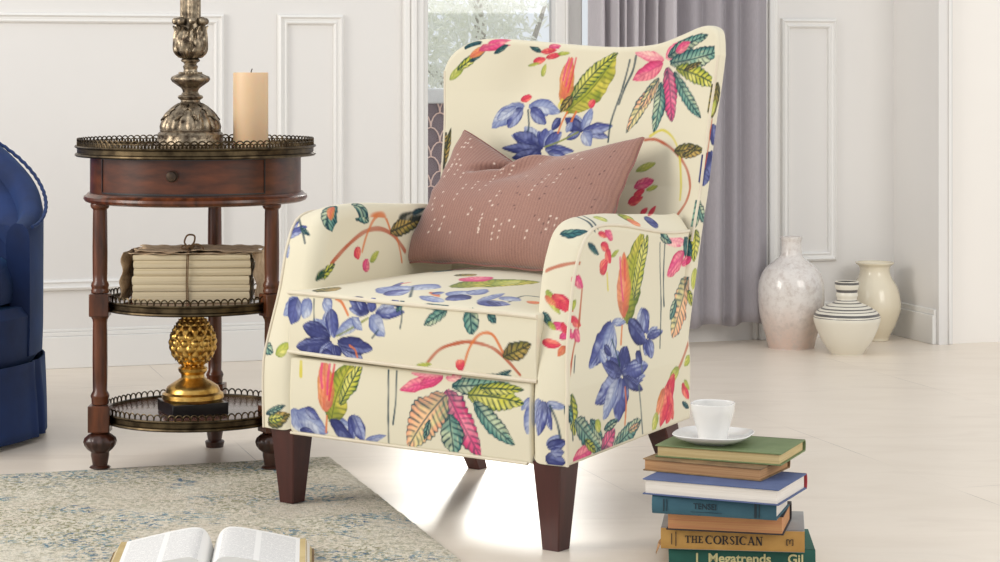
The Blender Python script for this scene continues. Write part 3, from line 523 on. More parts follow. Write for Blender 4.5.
 ('S','orange',0.0032,[(0.2472,0.4757),(0.2564,0.4570),(0.2625,0.4389)]), ('L','V',0.2270,0.4864,0.3378,0.4993,0.0239,-0.0000), ('L','R',0.1227,0.4732,0.1310,0.4532,0.0195,-0.0000),
 ('L','P',0.1459,0.4334,0.1579,0.4513,0.0194,-0.0000), ('L','g',0.1640,0.4461,0.1917,0.4608,0.0107,-0.0000), ('L','Y',0.0065,0.4268,0.0606,0.4505,0.0188,-0.0000),
],
}
# ------------------------------------------------------------------ round side table
TB = (-.636, 4.50)
tab = empty('side_table', (TB[0], TB[1], 0)); tag(tab, 'round three-tier mahogany side table with pierced brass galleries and one drawer', 'side table')
def gallery(name, R, z0, h, n, par, double=False, gaps=()):
    m = MB(); r = .0016
    for row in range(2 if double else 1):
        for k in range(n):
            a0 = 2 * PI * (k + .5 * row) / n; w = 2 * PI / n * (.5 if not double else .62)
            if any(abs((a0 - g + PI) % (2 * PI) - PI) < .10 for g in gaps): continue
            hh = h if not row else h * .62
            pts = [((R) * math.cos(a0 - w * math.cos(t_)), (R) * math.sin(a0 - w * math.cos(t_)), z0 + hh * (math.sin(t_) ** .7 if 0 < t_ < PI else 0)) for t_ in [PI * q / 8 for q in range(9)]]
            m.tube(pts, r, 4, caps=False)
    return m.build(name, M['brass'], par)
def band(name, R, z0, z1, par, t_=.008, mat='brass'):
    m = MB(); h = z1 - z0
    pr = [(R - t_, z0), (R - .001, z0), (R + .002, z0 + h * .12), (R + .001, z0 + h * .25), (R - .003, z0 + h * .35), (R - .003, z0 + h * .72), (R + .001, z0 + h * .8), (R + .0025, z0 + h * .9), (R + .001, z1), (R - t_, z1)]
    m.lathe(pr, 96, cap0=False, cap1=False); m.v = m.v; n = 96
    # close the inside
    m.f += [(9 * n + j, 9 * n + (j + 1) % n, (j + 1) % n, j) for j in range(n)]; m.m += [0] * n
    return m.build(name, M[mat], par, angle=25)
# top
m = MB(); m.lathe([(.0, .650), (.239, .650), (.242, .653), (.242, .664), (.0, .664)][1:4], 96); m.build('table_top', M['shelfwood'], tab, angle=30)
band('top_rim', .248, .6455, .668, tab, .012); gallery('gallery_rail', .244, .6665, .0155, 100, tab, True)
# apron drum
m = MB(); m.lathe([(.21, .565), (.2185, .567), (.2185, .648), (.21, .65)], 96); m.build('apron', M['mahogany_h'], tab, angle=30)
m = MB(); m.lathe([(.2, .550), (.222, .550), (.229, .553), (.232, .558), (.231, .563), (.226, .566), (.223, .570), (.2, .570)], 96); m.build('lower_moulding', M['mahogany'], tab, angle=30)
# drawer front: curved panel standing slightly proud with a dark cockbead
def arcpanel(mb, R0, R1, a0, a1, z0, z1, n=40):
    rs = []
    for k in range(n + 1):
        a = a0 + (a1 - a0) * k / n; c, s = math.cos(a), math.sin(a)
        rs.append([(R0 * c, R0 * s, z0), (R1 * c, R1 * s, z0), (R1 * c, R1 * s, z1), (R0 * c, R0 * s, z1)])
    mb.rings(rs, True, True, True)
A0, A1 = math.radians(-90 - 50), math.radians(-90 + 46)
m = MB(); arcpanel(m, .212, .2205, A0, A1, .576, .643); dr = m.build('drawer', M['mahogany_h'], tab, angle=30)
m = MB(); arcpanel(m, .214, .2222, A0 - .012, A0, .574, .645, 2); arcpanel(m, .214, .2222, A1, A1 + .012, .574, .645, 2); arcpanel(m, .214, .2222, A0, A1, .643, .6455); arcpanel(m, .214, .2222, A0, A1, .5735, .576)
m.build('cockbead', M['black'], dr, smooth=False)
ka = math.radians(-90 - 4); KM = Matrix.Rotation(ka, 3, 'Z') @ Matrix.Rotation(PI / 2, 3, 'Y')
m = MB(); m.lathe([(.0105, 0), (.0105, .002), (.005, .003), (.004, .008), (.009, .010), (.0112, .013), (.0095, .0165), (.004, .018)], 20)
m.v = [tuple(KM @ Vector(v) + Vector((.2195 * math.cos(ka), .2195 * math.sin(ka), .612))) for v in m.v]; m.build('knob', M['bronze_dark'], dr)
# legs
LEGA = [math.atan2(-.10, -.176), math.atan2(-.10, .172), math.atan2(.18, .014)]; LR = .205
def table_leg(a, k):
    cx, cy = LR * math.cos(a) - (.004, .008, .004)[k], LR * math.sin(a)
    m = MB()
    def lt(pr, n=24, mod=None): m.lathe(pr, n, (cx, cy, 0), mod)
    lt([(.0185, .552), (.0195, .547), (.018, .542), (.014, .539), (.0145, .530), (.0150, .50), (.0154, .45), (.0150, .41), (.0145, .393), (.0175, .388), (.0185, .383), (.0165, .378), (.018, .374), (.018, .368)])
    m.box((cx, cy, .344), (.040, .040, .046), rz=a + (0 if k == 2 else PI / 4 + (.3 if k == 0 else .27)))
    lt([(.016, .33), (.0175, .325), (.019, .320), (.0155, .314), (.0145, .308), (.015, .28), (.0153, .23), (.015, .19), (.0145, .168), (.0175, .163), (.0195, .158), (.0175, .152), (.017, .14)])
    m.box((cx, cy, .112), (.044, .044, .054), rz=a + (0 if k == 2 else PI / 4 + (.3 if k == 0 else .27)))
    lt([(.018, .090), (.0205, .086), (.018, .082)])
    o = m.build('leg', M['mahogany'], tab, angle=35, bevel=.0015)
    f = MB()
    def gad(r, z, t_): return r * (1 + (.13 * abs(math.sin(6 * t_)) if .044 < z < .078 else 0))
    f.lathe([(.016, .083), (.023, .079), (.0285, .072), (.0305, .065), (.0285, .057), (.023, .049), (.0185, .043), (.0185, .036), (.016, .022), (.0150, .016), (.019, .0145), (.0215, .012), (.021, .0112), (.019, .0102 if k < 2 else 0)], 40, (cx, cy, 0), gad)
    f.build('foot', M['dark_wood'], o)
for k, a in enumerate(LEGA): table_leg(a, k)
# shelves
for nm, z in (('middle', .346), ('bottom', .115)):
    m = MB(); m.lathe([(.183, z - .014), (.187, z - .012), (.187, z - .001), (.184, z)], 96); s_ = m.build('shelf', M['shelfwood'], tab, angle=30)
    band('shelf_rim', .1915, z - .018, z + .004, s_, .007)
    gallery('shelf_gallery', .189, z + .003, .0125, 78, s_)

# ------------------------------------------------------------------ lamp stem
SC = 4.55 / 2150
lamp = empty('table_lamp', (TB[0] - .009, TB[1] - .02, .6645)); tag(lamp, 'tall antiqued bronze lamp with carved acanthus stem standing on the round table', 'lamp')
def pz(y): return (145.9 - y) * SC
def P_(lst): return [(hw * SC, pz(y)) for y, hw in lst]
m = MB(); m.lathe(P_([(145.9, 33), (142, 33.5), (139, 32.5), (138, 32), (134, 32.5), (132, 31), (131, 29.5), (129.5, 30), (128.5, 29)]), 64,
                 mod=lambda r, z, a: r * (1 + (.012 * math.cos(46 * a) if .024 > z > .016 else 0))); m.build('base', M['bronze'], lamp, angle=30)
m = MB(); m.lathe(P_([(129, 28), (126, 28.5), (121, 27), (116, 24), (111, 20), (107, 15), (104.5, 11)]), 120, mod=lambda r, z, a: r * (1 + .06 * abs(math.sin(10 * a)) * min(1, (r - .02) / .02)))
m.build('fluted_dome', M['bronze'], lamp)
# acanthus collar over the dome
def leafmesh(mb, path, w, lobes=4, curl=.004, seg=18, nw=9, az=0.0, thick=.0015):
    """path: list (r, z); leaf laid over it around azimuth az"""
    path = spline([(p[0], p[1], 0) for p in path], 6); n = len(path); vs = []
    for i, p in enumerate(path):
        t_ = i / (n - 1); ww = w * (math.sin(PI * min(1, .12 + t_ * .88)) ** .6) * (1 - .34 * abs(math.sin(lobes * PI * t_)))
        for j in range(nw):
            s = -1 + 2 * j / (nw - 1); r = p[0] + .003 * (1 - abs(s)) + .0016 * math.cos(s * 12 + 4 * t_) - .0015 * abs(s) + (curl * max(0, t_ - .75) * 4)
            an = az + s * ww / max(p[0], .012); vs.append((r * math.cos(an), r * math.sin(an), p[1] + .002 * abs(s) * (1 if path[-1][1] > path[0][1] else -1) * -1))
    fs = [(i * nw + j, i * nw + j + 1, (i + 1) * nw + j + 1, (i + 1) * nw + j) for i in range(n - 1) for j in range(nw - 1)]
    mb.add(vs, fs)
m = MB()
for k in range(8): leafmesh(m, [(11 * SC, pz(104)), (17 * SC, pz(107.5)), (22 * SC, pz(112)), (25.5 * SC, pz(117)), (27 * SC, pz(120))], .0165, 3, .0035, az=2 * PI * (k + .5) / 8)
o = m.build('leaf_collar', M['bronze'], lamp, recalc=False); sd = o.modifiers.new('Solidify', 'SOLIDIFY'); sd.thickness = .002; sd.offset = 0
m = MB(); m.lathe(P_([(105, 10.5), (103, 11), (101.5, 9.5), (100, 9.5), (98.5, 12), (97, 12.5), (95.5, 11.5), (94.5, 9), (92, 7.5), (90, 8), (88, 9.5), (87, 10)]), 48); m.build('lower_neck', M['bronze'], lamp, angle=30)
m = MB(); m.lathe(P_([(88, 9), (85, 13), (82, 17), (79.5, 18.5), (77, 17.5), (75, 13), (73, 9.5)]), 96, mod=lambda r, z, a: r * (1 + .10 * abs(math.cos(4 * a)) - .04))
m.build('lobed_knop', M['bronze'], lamp, angle=60)
m = MB()
for k in range(24):
    a = 2 * PI * k / 24; rr = 10.5 * SC; c = (rr * math.cos(a), rr * math.sin(a), pz(73.5)); b = .0028
    m.lathe([(b * math.sin(PI * q / 6), -b * math.cos(PI * q / 6)) for q in range(1, 6)], 8, c)
m.build('bead_ring', M['bronze'], lamp)
m = MB(); m.lathe(P_([(74, 9), (72, 7), (70, 6.5), (67, 7.5), (65, 6), (63.5, 6.5), (62, 9), (60.5, 9.5), (59.5, 8), (58.5, 7.5), (57.5, 9.5)]), 48); m.build('upper_neck', M['bronze'], lamp, angle=30)
m = MB(); m.lathe(P_([(58.5, 8), (56, 11), (52, 14), (47, 15), (40, 14.5), (32, 12.5), (25, 11), (20, 11)]), 48); cup = m.build('acanthus_cup', M['bronze'], lamp)
m = MB()
for k in range(6): leafmesh(m, [(9 * SC, pz(58)), (14 * SC, pz(53)), (15.5 * SC, pz(46)), (15 * SC, pz(38)), (14 * SC, pz(31)), (15 * SC, pz(27))], .0175, 4, .002, az=2 * PI * k / 6 + .2)
for k in range(6): leafmesh(m, [(12 * SC, pz(50)), (14.6 * SC, pz(42)), (13.6 * SC, pz(32)), (13.2 * SC, pz(25))], .010, 3, .003, az=2 * PI * (k + .5) / 6 + .2)
o = m.build('acanthus_leaf_relief', M['bronze'], cup, recalc=False); sd = o.modifiers.new('Solidify', 'SOLIDIFY'); sd.thickness = .0022; sd.offset = 0
m = MB()
for k in range(8):
    a = 2 * PI * k / 8 + .25; rr = 14.5 * SC; b = .0093 if k % 2 else .0078
    m.lathe([(b * math.sin(PI * q / 8), -b * math.cos(PI * q / 8)) for q in range(1, 8)], 12, (rr * math.cos(a), rr * math.sin(a), pz(22.5)))
m.build('ball_collar', M['bronze'], lamp)
m = MB(); m.lathe(P_([(24, 10.5), (18, 10.2), (0, 10.2), (-60, 9.6), (-120, 9)]), 96, mod=lambda r, z, a: r * (1 - .10 * (abs(math.sin(8 * a)) ** 2)))
m.lathe(P_([(-118, 11), (-121, 13), (-124, 11), (-128, 6), (-150, 6)]), 32); m.build('fluted_column', M['bronze'], lamp)

# ------------------------------------------------------------------ candle
cd = empty('pillar_candle', (-.520, 4.485, .6645)); tag(cd, 'thick ivory pillar candle standing beside the bronze lamp', 'candle')
m = MB(); R = .0365; H = .1545
m.lathe([(R * .97, 0), (R, .003), (R, H - .003), (R * .98, H), (R * .9, H - .001), (R * .6, H - .004), (.004, H - .005)], 64, mod=lambda r, z, a: r * (1 + .006 * math.sin(3 * a + 20 * z)))
m.build('wax', M['candle'], cd, angle=50)
m = MB(); m.tube([(0, 0, H - .006), (.001, 0, H + .002), (.003, .001, H + .008)], .0012, 6); m.build('wick', M['wick'], cd)

# ------------------------------------------------------------------ tied bundle of papers on the middle shelf
bu = empty('paper_bundle', (-.636, 4.480, .347), math.radians(3)); tag(bu, 'bundle of old pamphlets tied with twine on the middle shelf', 'papers')
z = 0; rnd = random.Random(4)
hts = [.023, .014, .018, .016, .016, .012]
for k, h in enumerate(hts):
    dx, dy = rnd.uniform(-.002, .002), rnd.uniform(-.0015, .0015); m = MB()
    w, d = .238, .150; n = 5
    # slightly rounded spine block of stacked sheets
    rs = []
    for i, (zz, e) in enumerate(((0, -.0012), (h * .12, 0), (h * .5, .0006), (h * .88, 0), (h * .97, -.001))):
        rs.append([(dx - w / 2 - e, dy - d / 2 - e, z + zz), (dx + w / 2 + e, dy - d / 2 - e, z + zz), (dx + w / 2 + e, dy + d / 2, z + zz), (dx - w / 2 - e, dy + d / 2, z + zz)])
    m.rings(rs); m.build('pamphlet', M['paper'], bu, angle=60); z += h
ZT = z
def sheet(mb, x0, x1, y0, y1, z, seed, droop=0.0, n=26, wob=.004):
    r_ = random.Random(seed); ph = [r_.uniform(0, 6) for _ in range(6)]; vs = []
    for i in range(n + 1):
        for j in range(n + 1):
            u, v_ = i / n, j / n
            ex = .005 * math.sin(9 * v_ + ph[0]) + .003 * math.sin(23 * v_ + ph[1]); ey = .004 * math.sin(8 * u + ph[2]) + .003 * math.sin(27 * u + ph[3])
            x = x0 + (x1 - x0) * u + ex * (2 * u - 1); y = y0 + (y1 - y0) * v_ + ey * (2 * v_ - 1)
            zz = z + wob * .5 * (1 + math.sin(11 * u + ph[4]) * math.sin(8 * v_ + ph[5])) + .0012 * math.sin(40 * u + 20 * v_)
            over = max(0, abs(x) - .118); zz -= droop * over * 1.0
            vs.append((x, y, zz))
    mb.add(vs, [(i * (n + 1) + j, (i + 1) * (n + 1) + j, (i + 1) * (n + 1) + j + 1, i * (n + 1) + j + 1) for i in range(n) for j in range(n)])
m = MB(); sheet(m, -.124, .128, -.080, .085, ZT + .0005, 1, 0); sheet(m, -.114, .138, -.074, .085, ZT + .005, 2, .2); 
# crumpled flaps hanging down at the two ends
for sx, seed in ((1, 5), (-1, 8)):
    r_ = random.Random(seed); n = 16; vs = []; ph = [r_.uniform(0, 6) for _ in range(4)]
    for i in range(n + 1):
        for j in range(n + 1):
            u, v_ = i / n, j / n
            x = sx * (.1245 + (.004 + .017 * (v_ if sx > 0 else .55 * (1 - v_))) + .0035 * math.sin(9 * v_ + ph[0]) + .003 * math.sin(14 * u + ph[1] + 6 * v_)) + sx * .006 * u
            y = -.072 + .15 * v_; zz = ZT + .004 - u * (ZT + .002 - .002 * abs(math.sin(7 * v_ + ph[2])))
            vs.append((x, y, zz))
    m.add(vs, [(i * (n + 1) + j, (i + 1) * (n + 1) + j, (i + 1) * (n + 1) + j + 1, i * (n + 1) + j + 1) for i in range(n) for j in range(n)])
o = m.build('wrapping_paper', M['wrap'], bu, angle=80); sd = o.modifiers.new('Solidify', 'SOLIDIFY'); sd.thickness = .0009
m = MB(); yb = -.0782
for dx in (-.0012, .0018):
    m.tube(spline([(-.008 + dx, yb - .001, .0), (-.009 + dx, yb - .0015, .04), (-.0075 + dx, yb - .001, ZT), (-.006 + dx, -.066, ZT + .008), (-.004 + dx, 0, ZT + .009), (-.004 + dx, .072, ZT + .007), (-.004 + dx, .078, ZT * .5), (-.004 + dx, .077, 0)], 5), .0012, 6)
kz = ZT + .011; kx, ky = -.006, -.055
m.tube(spline([(kx, ky, kz), (kx - .010, ky, kz + .012), (kx - .004, ky - .002, kz + .027), (kx + .010, ky, kz + .026), (kx + .009, ky + .002, kz + .012), (kx, ky, kz + .002)], 6), .0020, 6)
m.tube(spline([(kx, ky, kz), (kx + .012, ky - .004, kz + .009), (kx + .024, ky - .004, kz + .006), (kx + .030, ky - .005, kz - .003)], 6), .0018, 6)
m.tube(spline([(kx, ky, kz), (kx - .012, ky, kz + .006), (kx - .016, ky - .005, kz + .001), (kx - .008, ky - .006, kz - .001), (kx, ky, kz)], 6), .0020, 6)
m.tube(spline([(kx - .005, ky - .003, kz), (kx, ky - .006, kz + .005), (kx + .006, ky - .002, kz + .001)], 6), .004, 6)
m.build('twine', M['twine'], bu)

# ------------------------------------------------------------------ gilt pineapple on its black plinth
pn = empty('pineapple_ornament', (-.636, 4.452, .1155)); tag(pn, 'gilded pineapple finial on a square black plinth on the lowest shelf', 'ornament')
m = MB(); m.box((0, 0, .0125), (.118, .118, .025), rz=math.radians(24)); m.build('plinth', M['black'], pn, bevel=.0015)
K = 4.5 / 2150
def Z_(y): return .025 + (403 - y) * K
m = MB(); m.lathe([(hw * K, Z_(y)) for y, hw in ((403, 29), (400, 30.5), (396, 30), (394, 27), (392, 26.5), (389, 25), (385, 19), (382, 14), (380, 11.5), (377, 11.5), (374, 14), (371, 14.5), (369, 12))], 64); m.build('foot', M['gold'], pn, angle=30)
m = MB(); zz0, zz1 = Z_(372), Z_(314); prof = []
for k in range(61):
    t_ = k / 60; prof.append((max(.0015, 22.0 * K * (math.sin(PI * (t_ ** .86) * .96 + .07) ** .74)), zz0 + (zz1 - zz0) * t_))
def scale_(r, z, a):
    q = (z - zz0) / (zz1 - zz0) * 8.5
    return r * (1 + .13 * (abs(math.sin(6 * a + q * PI / 1.0 * .5)) * abs(math.sin(6 * a - q * PI / 1.0 * .5))) ** .7 - .03)
m.lathe(prof, 144, mod=scale_); bd = m.build('fruit', M['gold'], pn, angle=180)
# small pointed scales at the crossings of the two spirals
m = MB()
for i in range(1, 17):
    q = i; t_ = i / 17
    r = 22.0 * K * (math.sin(PI * (t_ ** .86) * .96 + .07) ** .74); z = zz0 + (zz1 - zz0) * t_
    for k in range(12):
        a = 2 * PI * (k + (.5 if i % 2 else 0)) / 12; s_ = .0062 * (.55 + .45 * math.sin(PI * t_))
        c = Vector((r * math.cos(a), r * math.sin(a), z)); u = Vector((-math.sin(a), math.cos(a), 0)); n_ = Vector((math.cos(a), math.sin(a), 0)); up = Vector((0, 0, 1))
        tip = c + n_ * .0028 + up * s_ * .9
        m.add([c - u * s_, c - up * s_ + n_ * .002, c + u * s_, c + up * s_ * .7, tip], [(0, 1, 4), (1, 2, 4), (2, 3, 4), (3, 0, 4)])
m.build('scales', M['gold'], bd, smooth=False)
# ------------------------------------------------------------------ vases
def vase(name, label, loc, prof, mat, n=72, group=None):
    m = MB(); pr = [(p[0], p[1], 0) for p in prof]; pr = [(a, b) for a, b, _ in spline(pr, 6)]
    top = pr[-1]; inner = [(max(.004, r - .006), z) for r, z in reversed(pr) if z > .02]
    m.lathe(pr + inner, n); o = m.build(name, mat, angle=70); o.location = loc; tag(o, label, 'vase'); return o
k = 6.39 / 2150
def Y_(y, y0=348): return (y0 - y) * k
vase('bottle_vase', 'tall crackle white bottle-shaped vase with pinkish base beside the curtain', (.867, 6.40, 0),
     [(.001, .001), (21 * k, .0), (23 * k, .004), (26 * k, Y_(335)), (31 * k, Y_(318)), (33 * k, Y_(298)), (32 * k, Y_(282)), (27 * k, Y_(270)), (18 * k, Y_(262)), (12 * k, Y_(257)), (10.5 * k, Y_(252)), (10 * k, Y_(243)), (10.8 * k, Y_(239)), (11 * k, Y_(237))], M['vase_a'])
k = 6.21 / 2150
vase('striped_vase', 'squat cream vase with black rings around its neck and shoulder', (1.010, 6.26, 0),
     [(.001, .001), (15 * k, .0), (17 * k, .004), (26 * k, Y_(341, 356)), (32 * k, Y_(327, 356)), (33.5 * k, Y_(320, 356)), (31 * k, Y_(314, 356)), (22 * k, Y_(308, 356)), (13 * k, Y_(304, 356)), (10 * k, Y_(301, 356)), (11 * k, Y_(297, 356)), (10.5 * k, Y_(293, 356)), (12 * k, Y_(288, 356)), (12 * k, Y_(283, 356))], M['vase_b'])
k = 6.53 / 2150
vase('baluster_vase', 'glossy cream vase with a wide flared lip in the room corner', (1.147, 6.58, 0),
     [(.001, .001), (13 * k, .0), (14 * k, .004), (14.5 * k, Y_(338, 342)), (20 * k, Y_(328, 342)), (25 * k, Y_(314, 342)), (26 * k, Y_(304, 342)), (23 * k, Y_(290, 342)), (17 * k, Y_(279, 342)), (15 * k, Y_(273, 342)), (15.5 * k, Y_(268, 342)), (19 * k, Y_(265, 342)), (19.5 * k, Y_(263.5, 342))], M['vase_c'])

# ------------------------------------------------------------------ rug
A_, U_, V_ = Vector((-.362, 4.553)), Vector((-.953, -.302)), Vector((.293, -.956))
m = MB(); n1, n2 = 90, 90; vs = []; rr = np.random.RandomState(2)
for i in range(n1 + 1):
    for j in range(n2 + 1):
        p = A_ + U_ * (2.2 * i / n1) + V_ * (1.9 * j / n2)
        e = rr.uniform(-.0012, .0012, 3) if 0 < i < n1 and 0 < j < n2 else (rr.uniform(-.0015, .0015), rr.uniform(-.0015, .0015), 0)
        vs.append((p.x + e[0], p.y + e[1], .009 + e[2] * .6 if 0 < i < n1 and 0 < j < n2 else .006))
nn = n2 + 1; fs = [(i * nn + j, i * nn + j + 1, (i + 1) * nn + j + 1, (i + 1) * nn + j) for i in range(n1) for j in range(n2)]
ed = [i * nn for i in range(n1 + 1)] + [n1 * nn + j for j in range(1, nn)] + [i * nn + n2 for i in range(n1 - 1, -1, -1)] + [j for j in range(n2 - 1, 0, -1)]
b = len(vs); vs += [(vs[q][0], vs[q][1], 0.0005) for q in ed]; L = len(ed)
fs += [(ed[q], ed[(q + 1) % L], b + (q + 1) % L, b + q) for q in range(L)]
m.add(vs, fs); o = m.build('area_rug', M['rug'], angle=60); tag(o, 'cream area rug speckled with blue and olive under the open book', 'rug')

# ------------------------------------------------------------------ books
def mat_cloth(name, c, c2=None, r=.7, b=.25): return simple(name, c, r, c2=c2, nscale=25, bump=b, bscale=600)
M['bk_green'] = mat_cloth('green_book_cloth', (116, 130, 88), (100, 116, 74)); M['bk_brown'] = mat_cloth('worn_brown_cloth', (150, 120, 82), (98, 78, 54))
M['bk_blue'] = mat_cloth('blue_book_cloth', (84, 98, 136), (70, 84, 122)); M['bk_red'] = mat_cloth('red_spine_cloth', (176, 60, 66))
M['bk_teal'] = mat_cloth('teal_book_cloth', (50, 92, 106), (40, 80, 96)); M['bk_navy'] = mat_cloth('dark_book_cloth', (52, 46, 46), (40, 36, 40))
M['bk_ochre'] = mat_cloth('ochre_spine_cloth', (188, 146, 78), (172, 128, 64)); M['bk_grey'] = mat_cloth('grey_board', (166, 164, 160), (146, 144, 142))
M['bk_emer'] = mat_cloth('emerald_book_cloth', (30, 92, 78), (24, 80, 68)); M['ink'] = simple('black_ink', (34, 28, 26), .6); M['ink_teal'] = simple('dark_teal_ink', (16, 40, 52), .6)
M['foil'] = simple('pale_gold_foil', (216, 206, 150), .4)
def pages(name, c, c2): return simple(name, c, .85, c2=c2, nscale=2.2, stretch=(4, 4, 420), bump=.5, bscale=3)
M['pg_cream'] = pages('cream_page_edges', (206, 186, 138), (176, 152, 104)); M['pg_tan'] = pages('tan_page_edges', (190, 148, 104), (150, 108, 72))
M['pg_white'] = pages('white_page_edges', (226, 220, 212), (206, 198, 188)); M['pg_orange'] = pages('foxed_page_edges', (196, 150, 98), (182, 118, 84))
STK = 'stack of hardback books on the floor'
def book(label, cx, cy, z, w, d, t, rot, cover, page, spine='back', over=.0035, spine_mat=None, ct=.0022, txt=None, over_l=None):
    """w along x (long edge), spine on the 'front' (towards -y) or 'back'; local origin at bottom centre"""
    r = empty('hardback_book', (cx, cy, z), rot); tag(r, label, 'book', STK)
    m = MB(); sgn = -1 if spine == 'front' else 1
    m.box((0, sgn * .001, ct / 2), (w, d, ct)); m.box((0, sgn * .001, t - ct / 2), (w, d, ct)); m.build('cover', cover, r, smooth=False, bevel=.0008)
    m = MB(); yb = sgn * d / 2; rs = []
    for k in range(9):      # rounded spine
        a = PI * (k / 8 - .5); y = yb + sgn * .0045 * math.cos(a); z_ = t / 2 + t / 2 * math.sin(a); yi = yb + sgn * (.0045 * math.cos(a) - .0022); rs.append([(-w / 2, yi, z_), (-w / 2, y, z_), (w / 2, y, z_), (w / 2, yi, z_)])
    m.rings(rs); m.build('spine', spine_mat or cover, r, angle=50)
    m = MB(); y0 = -d / 2 + over if spine == 'back' else -d / 2 + .002; y1 = d / 2 - over if spine == 'front' else d / 2 - .002
    rs = []
    for z_ in (ct, t - ct):
        rs.append([(-w / 2 + over, y0, z_), (w / 2 - over, y0, z_), (w / 2 - over, y1, z_), (-w / 2 + over, y1, z_)])
    m.rings(rs); m.build('page_block', page, r, smooth=False)
    return r
def bplace(fl, fr_, d):
    """centre + rotation from the two front corners of the footprint"""
    fl, fr_ = Vector(fl), Vector(fr_); v = fr_ - fl; w = v.length; rot = math.atan2(v.y, v.x); n_ = Vector((-v.y, v.x)) / w
    c = (fl + fr_) / 2 + n_ * d / 2; return c.x, c.y, w, rot
def letters(name, txt, size, x, y, z, par, mat, up='y', sx=1.0, rot90=False, depth=.0004, off=.0001):
    cu = bpy.data.curves.new('lettering', 'FONT'); cu.body = txt; cu.size = size; cu.extrude = depth; cu.offset = off; cu.align_x = 'CENTER'; cu.align_y = 'CENTER'
    o = bpy.data.objects.new('lettering', cu); COL.objects.link(o); bpy.context.view_layer.update()
    me = bpy.data.meshes.new_from_object(o.evaluated_get(bpy.context.evaluated_depsgraph_get())); bpy.data.objects.remove(o)
    q = Matrix.Rotation(PI / 2, 4, 'X') @ (Matrix.Rotation(PI / 2, 4, 'Z') if rot90 else Matrix.Identity(4)) @ Matrix.Diagonal((sx, 1, 1, 1))
    me.transform(Matrix.Translation((x, y, z)) @ q); me.materials.clear(); me.materials.append(mat)
    r = bpy.data.objects.new(name, me); COL.objects.link(r); r.parent = par; return r
# bottom to top
cx, cy, w, rt = bplace((.280, 3.562), (.520, 3.545), .165)
b7 = book('emerald green hardback with pale gold title, bottom of the book stack', cx, cy, 0, w, .165, .032, rt, M['bk_emer'], M['pg_cream'], 'front')
YS = -.165 / 2 - .0051
letters('title_lettering', '1  Megatrends', .021, -.016, YS, .0165, b7, M['foil'], sx=1.05, off=.0005); letters('author_lettering', 'Gi|', .021, .088, YS, .0165, b7, M['foil'], sx=1.05, off=.0005)
m = MB(); n_ = 14; vs = []
for i in range(n_ + 1):
    u = i / n_; vs += [(-w / 2 - .004 - .016 * (1 - u) * (.7 + .3 * math.sin(9 * u)), -.07 + .13 * u, .0335 + .002 * math.sin(5 * u)), (-w / 2 + .012, -.082 + .14 * u, .0325), (-w / 2 - .012 - .010 * (1 - u), -.075 + .13 * u, .020 + .003 * math.sin(12 * u))]
m.add(vs, [(3 * i + a, 3 * i + b_, 3 * i + 3 + b_, 3 * i + 3 + a) for i in range(n_) for a, b_ in ((0, 1), (2, 0))]); o = m.build('torn_jacket', M['pg_tan'], b7); sd = o.modifiers.new('Solidify', 'SOLIDIFY'); sd.thickness = .001
cx, cy, w, rt = bplace((.2655, 3.548), (.4985, 3.518), .16)
b6 = book('grey hardback with ochre spine lettered in black, second from the bottom of the stack', cx, cy, .0335, w, .16, .0355, rt, M['bk_grey'], M['pg_cream'], 'front', spine_mat=M['bk_ochre'])
